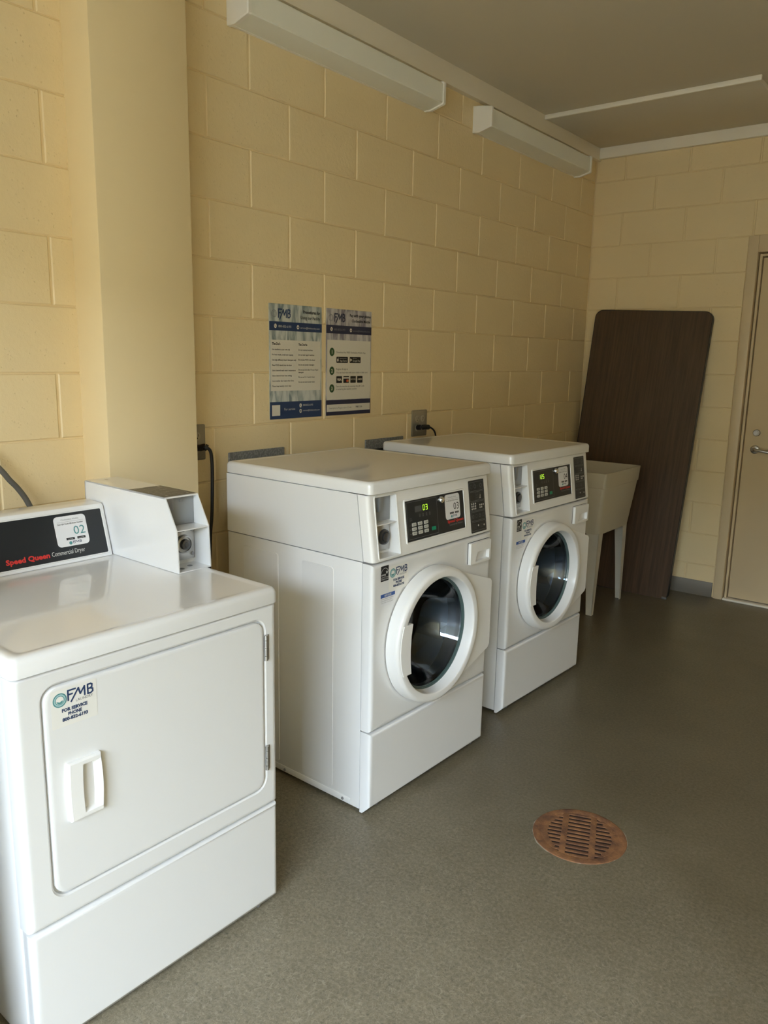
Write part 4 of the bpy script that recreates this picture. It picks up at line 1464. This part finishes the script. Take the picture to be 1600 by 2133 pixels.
Print(fr, 0.0013).rect(*U(0.370, 0.350), *U(0.495, 0.362)).out('badge_mark', M_PAPER, root, sh)
a, b = U(0.450, 0.328)
Print(fr, 0.0013).disc(a, b, 0.0055, 16).out('red_disc', M_RED, root, sh)
Print(fr, 0.0016).disc(a + 0.006, b, 0.0055, 16).out('orange_disc', M_ORANGE, root, sh)
for v in (0.600, 0.424, 0.258):
    Print(fr, 0.0008).disc(*U(0.120, v), 0.0160, 28, 0.0180).out('number_disc', M_PGREEN, root, sh)
for i, v in enumerate((0.600, 0.424, 0.258)):
    Print(fr, 0.0012).text('123'[i], *U(0.120, v - 0.016), 0.0145, None, 'c', 0.03).out('number', M_PAPER, root, sh)
Print(fr, 0.0008).text('800-832-6193', *U(0.165, 0.800), 0.0088, 0.235 * W_).out('text_line', M_GREYP, bd, sh)
Print(fr, 0.0008).text('service@fmblaundry.com', *U(0.575, 0.798), 0.0070, 0.385 * W_).out('text_line', M_GREYP, bd, sh)
for u, v in ((0.108, 0.811), (0.527, 0.809)):
    Print(fr, 0.0008).disc(*U(u, v), 0.0072, 20, 0.0085).out('white_mark', M_PAPER, bd, sh)
Print(fr, 0.0008).rect(*U(0.015, 0.036), *U(0.985, 0.104)).out('white_mark', M_PAPER, bd, sh)


p = Print(fr, 0.0013)
a, b = U(0.108, 0.811)
p.stroke([(a - 0.003, b + 0.004), (a - 0.002, b - 0.0005), (a + 0.003, b - 0.004)], 0.0022)
a, b = U(0.527, 0.809)
p.poly([(a - 0.0035, b - 0.0025), (a + 0.0035, b - 0.0025), (a + 0.0035, b + 0.0015), (a, b + 0.0035), (a - 0.0035, b + 0.0015)])
p.out('small_icons', M_PURP, bd, sh, stuff=True)


# ---------------------------------------------------------------- outlets, cords, supply boxes
def outlet(y0, y1, z0, z1, label):
    root = empty('wall_outlet', (0, (y0 + y1) / 2, z0))
    tag(root, label, 'outlet', 'steel double wall outlets')
    sh = (0, -(y0 + y1) / 2, -z0)
    g = G()
    lo = lambda i, x: yz(rrect(y0 + i, y1 - i, z0 + i, z1 - i, 0.005, 4), x)
    g.loft([lo(0, 0.0), lo(0.0, 0.004), lo(0.003, 0.0065)])
    pl_ = g.out('wall_plate', M_OUTLET, root, sh)
    ym, zm = (y0 + y1) / 2, (z0 + z1) / 2
    for sy in (-1, 1):
        for sz in (-1, 1):
            c = (0.0065, ym + sy * 0.023, zm + sz * 0.0225)
            g = G()
            g.lathe([(0, 0.0165), (0.0015, 0.016), (0.0018, 0.014)], c, 20)
            rc = g.out('receptacle', M_RECEPT, root, sh)
            p = Print(Frame((0.0085, c[1], c[2]), (0, 1, 0), (0, 0, 1)), 0.0002)
            p.rect(-0.0068, -0.001, -0.0048, 0.008).rect(0.0048, -0.001, 0.0068, 0.008).disc(0, -0.007, 0.0026, 10)
            p.out('slots', M_DARK, rc, sh, stuff=True)
    for z in (zm, ):
        g = G()
        g.lathe([(0, 0.003), (0.0015, 0.0025)], (0.0065, ym, z), 10)
        g.out('screw', M_STEEL, root, sh)
    return root


outlet(0.040, 0.168, 1.101, 1.232, 'steel double outlet behind washer 04, with one plug in it')
outlet(-1.388, -1.262, 1.104, 1.235, 'steel double outlet half hidden beside the pilaster')


def plug_cord(name, body, cord, label, mat_, r=0.0045):
    root = empty(name, body[0])
    tag(root, label, 'power cord')
    sh = tuple(-v for v in body[0])
    g = G()
    g.tube(body, 0.0125, 12, 4)
    for v in g.bm.verts:
        pass
    g.out('plug', mat_, root, sh)
    g = G()
    g.tube(cord, r, 10, 8)
    g.out('cable', mat_, root, sh)
    return root


plug_cord('power_cord', [(0.009, 0.081, 1.146), (0.030, 0.082, 1.148), (0.040, 0.098, 1.149), (0.042, 0.130, 1.147)],
          [(0.042, 0.126, 1.147), (0.043, 0.150, 1.143), (0.043, 0.178, 1.128), (0.042, 0.196, 1.104), (0.040, 0.206, 1.06), (0.038, 0.205, 0.85), (0.036, 0.19, 0.55), (0.045, 0.17, 0.30), (0.10, 0.16, 0.25)],
          'black power cord plugged in above washer 04', M_CORD)
plug_cord('power_cord', [(0.009, -1.302, 1.150), (0.030, -1.305, 1.152), (0.045, -1.300, 1.156), (0.052, -1.292, 1.152)],
          [(0.046, -1.302, 1.156), (0.055, -1.284, 1.145), (0.056, -1.276, 1.110), (0.055, -1.275, 1.03), (0.055, -1.281, 0.90), (0.055, -1.292, 0.80), (0.05, -1.30, 0.5), (0.05, -1.28, 0.25), (0.12, -1.26, 0.2)],
          'black power cord hanging down beside the pilaster', M_CORD, 0.0062)
g = G()
g.tube([(0.012, -2.42, 1.30), (0.03, -2.25, 1.30), (0.045, -2.11, 1.215), (0.05, -2.052, 1.149), (0.05, -2.027, 1.115), (0.05, -2.003, 1.086), (0.05, -1.974, 1.036), (0.05, -1.945, 0.95), (0.06, -1.93, 0.75), (0.11, -1.93, 0.5), (0.165, -1.93, 0.42)], 0.0085, 12)
cg = g.out('dryer_cord', M_GREYCORD)
tag(cg, 'thick grey cord running down the wall behind the dryer', 'power cord')


def supply_box(y0, y1, z1, label):
    z0 = z1 - 0.24
    root = empty('supply_box', (0, (y0 + y1) / 2, z0))
    tag(root, label, 'supply box', 'galvanised laundry supply boxes behind the washers')
    sh = (0, -(y0 + y1) / 2, -z0)
    g = G()
    lo = lambda i, x: yz(rrect(y0 + i, y1 - i, z0 + i, z1 - i, 0.003, 4), x)
    g.loft([lo(0, 0.0003), lo(0, 0.006), lo(0.001, 0.007), lo(0.045, 0.007), lo(0.046, 0.0012)], False, True)
    g.out('box_frame', M_GALV, root, sh, smooth=20)
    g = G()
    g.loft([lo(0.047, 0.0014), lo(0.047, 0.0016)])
    g.out('box_recess_shade', M_DARK, root, sh)  # flat dark sheet, paints the shade inside the box
    for y in (y0 + 0.09, y1 - 0.09):
        g = G()
        g.lathe([(0, 0.012), (0.03, 0.012), (0.03, 0.018), (0.05, 0.018)], (0.0016, y, z0 + 0.12), 14)
        g.out('valve', M_STEEL, root, sh)


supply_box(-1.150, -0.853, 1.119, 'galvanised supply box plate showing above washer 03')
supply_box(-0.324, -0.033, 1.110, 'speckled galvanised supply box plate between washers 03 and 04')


# ---------------------------------------------------------------- utility sink
def build_sink():
    root = empty('utility_sink', (0.31, 1.37, 0))
    tag(root, 'beige laundry tub on splayed legs beside washer 04', 'sink')
    sh = (-0.31, -1.37, 0)

    def lp(x0, x1, y0, y1, z, r):
        return [(x, y, z) for x, y in rrect(x0, x1, y0, y1, r, 5)]
    T = 0.012
    prof = [(0.03, 0.603, 1.108, 1.640, 0.862, 0.012), (0.032, 0.598, 1.112, 1.636, 0.775, 0.020), (0.034, 0.594, 1.1145, 1.632, 0.772, 0.020), (0.05, 0.574, 1.128, 1.580, 0.515, 0.03), (0.054, 0.570, 1.132, 1.576, 0.498, 0.03)]
    inn = [(0.060, 0.562, 1.142, 1.566, 0.512, 0.03), (0.040, 0.588, 1.122, 1.626, 0.80, 0.02), (0.036, 0.597, 1.114, 1.634, 0.862, 0.010)]
    g = G()
    g.loft([lp(*a) for a in reversed(prof)] + [lp(*a) for a in reversed(inn)], True, True)
    g.out('basin', M_TUB, root, sh, smooth=35)

    def leg(x, y, sx, sy, by):
        # folded sheet angle, wide at the tub, narrow at the floor; by = shift of the foot along the wall
        g = G()
        for k in range(2):
            if k == 0:      # face across the tub
                a = [(x, y), (x - sx * 0.078, y), (x - sx * 0.078, y + sy * 0.003), (x, y + sy * 0.003)]
                b = [(x - sx * 0.016, y + by), (x - sx * 0.052, y + by), (x - sx * 0.052, y + by + sy * 0.003), (x - sx * 0.016, y + by + sy * 0.003)]
            else:           # face along the wall
                a = [(x, y), (x, y + sy * 0.062), (x - sx * 0.003, y + sy * 0.062), (x - sx * 0.003, y)]
                b = [(x - sx * 0.016, y + by), (x - sx * 0.016, y + by + sy * 0.026), (x - sx * 0.019, y + by + sy * 0.026), (x - sx * 0.019, y + by)]
            mid = [(p_[0] * 0.5 + q_[0] * 0.5, p_[1] * 0.5 + q_[1] * 0.5) for p_, q_ in zip(a, b)]
            g.loft([[(*p_, 0.505) for p_ in a], [(*p_, 0.27) for p_ in mid], [(*p_, 0.0) for p_ in b]])
        return g.out('leg', M_TUBLEG, root, sh, smooth=0)

    leg(0.568, 1.138, 1, 1, 0.014)
    leg(0.566, 1.572, 1, -1, 0.040)
    leg(0.060, 1.138, -1, 1, 0.014)
    leg(0.060, 1.572, -1, -1, 0.040)
    return root


build_sink()

# ---------------------------------------------------------------- folding table leaning on the back wall
TW, TL, TT = 0.762, 1.829, 0.030
table = empty('folding_table', (0.405, 1.785, 0.0))
tag(table, 'dark wood laminate folding table top leaning upright against the far wall', 'table')


def rr2(i, r):
    return rrect(-TW / 2 + i, TW / 2 - i, i, TL - i, r, 7)


g = G()
g.loft([[(x, 0.0, y) for x, y in rr2(0.0035, 0.047)], [(x, 0.006, y) for x, y in rr2(0.0035, 0.047)]])
top = g.out('tabletop', M_WOOD, table)
# the wood grain runs along the length: object coordinates x across, z along
_mp = [n for n in M_WOOD.node_tree.nodes if n.type == 'MAPPING'][0]
_mp.inputs['Scale'].default_value = (55, 1.0, 2.2)
g = G()
g.loft([[(x, -0.0012, y) for x, y in rr2(0.0035, 0.047)], [(x, -0.0012, y) for x, y in rr2(0.0, 0.05)], [(x, TT, y) for x, y in rr2(0.0, 0.05)], [(x, TT, y) for x, y in rr2(0.004, 0.046)]], False, False)
g.out('edge_band', M_EDGE, table)
g = G()
g.loft([[(x, 0.0062, y) for x, y in rr2(0.003, 0.047)], [(x, TT - 0.002, y) for x, y in rr2(0.003, 0.047)]])
g.out('underside', M_EDGE, table)
for z0 in (0.16, TL - 0.30):
    g = G()
    for x in (-0.27, 0.27):
        g.tube([(x, TT + 0.014, z0), (x, TT + 0.014, z0 + 0.14)], 0.0125, 10, 2)
    g.tube([(-0.27, TT + 0.014, z0 + 0.07), (0.27, TT + 0.014, z0 + 0.07)], 0.0125, 10, 2)
    g.out('folded_leg_frame', M_DSTEEL, table)
g = G()
g.box(TW / 2 - 0.036, TW / 2 - 0.004, -0.0022, 0.012, 0.010, 0.026, r=0.003)
g.out('worn_corner', M_GREYCORD, table)
lean = math.atan2(0.212, 1.815)
table.rotation_euler = (-lean, math.radians(1.9), 0)

# ---------------------------------------------------------------- floor drain
dr = empty('floor_drain', (1.437, -0.962, 0), math.radians(21.2))
tag(dr, 'round rusty iron drain grate set in the concrete floor', 'drain')
dr.scale = (1, 1, 0.6)
R0 = 0.147
g = G()
g.lathe([(0.0002, R0), (0.0045, R0 - 0.001), (0.0055, R0 - 0.004), (0.0055, 0.124), (0.003, 0.120), (0.0008, 0.119)], (0, 0, 0), 64, 'z')
bmesh.ops.delete(g.bm, geom=[f_ for f_ in g.bm.faces if len(f_.verts) > 4], context='FACES_ONLY')
g.out('rim', M_RUST, dr)
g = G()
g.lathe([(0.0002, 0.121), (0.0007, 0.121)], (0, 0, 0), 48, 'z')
g.out('sump', M_DARK if False else mat('dark_rust_shade', (0.030, 0.016, 0.011), 0.9), dr)  # flat disc, shade below the bars painted as near-black rust colour
rib_x = (-0.0475, 0.0415)
for x in rib_x:
    L = math.sqrt(0.121 ** 2 - x * x)
    g = G()
    g.box(x - 0.0095, x + 0.0095, -L, L, 0.0006, 0.0056, r=0.001)
    g.out('rib', M_RUST, dr)
for i in range(-6, 6):
    y = (i + 0.5) * 0.0206
    if abs(y) > 0.117:
        continue
    L = math.sqrt(0.122 ** 2 - y * y)
    g = G()
    g.box(-L, L, y - 0.0050, y + 0.0050, 0.0006, 0.0050, r=0.0012)
    g.out('bar', M_RUST, dr)
for sx in (-1, 1):
    g = G()
    pts = [(sx * 0.122 * math.cos(t), 0.122 * math.sin(t)) for t in [math.radians(a) for a in range(-50, 51, 10)]]
    pin = [(sx * 0.100 * math.cos(t * 0.92), 0.113 * math.sin(t * 0.92)) for t in [math.radians(a) for a in range(50, -51, -10)]]
    lo = [(x, y, 0.0006) for x, y in pts + pin]
    hi = [(x, y, 0.0053) for x, y in pts + pin]
    g.loft([lo, hi])
    g.out('side_web', M_RUST, dr)
g = G()
n = 96
loops = []
for rr_, z in ((R0 - 0.002, 0.0002), (R0 - 0.002, 0.0016), (0, 0.0009), (0, 0.0001)):
    ring = []
    for i in range(n):
        t = 2 * math.pi * i / n
        wv = R0 - 0.0005 + 0.0022 * math.sin(2 * t + 0.6) + 0.0014 * math.sin(7 * t) + 0.0012 * math.sin(17 * t + 2) + 0.0006 * math.sin(41 * t)
        q = rr_ or wv
        ring.append((q * math.cos(t), q * math.sin(t), z))
    loops.append(ring)
g.loft(loops, False, False)
g.out('chipped_edge', M_GROUT, dr)

# every block and part keeps plain names; nothing below here but the final update
bpy.context.view_layer.update()
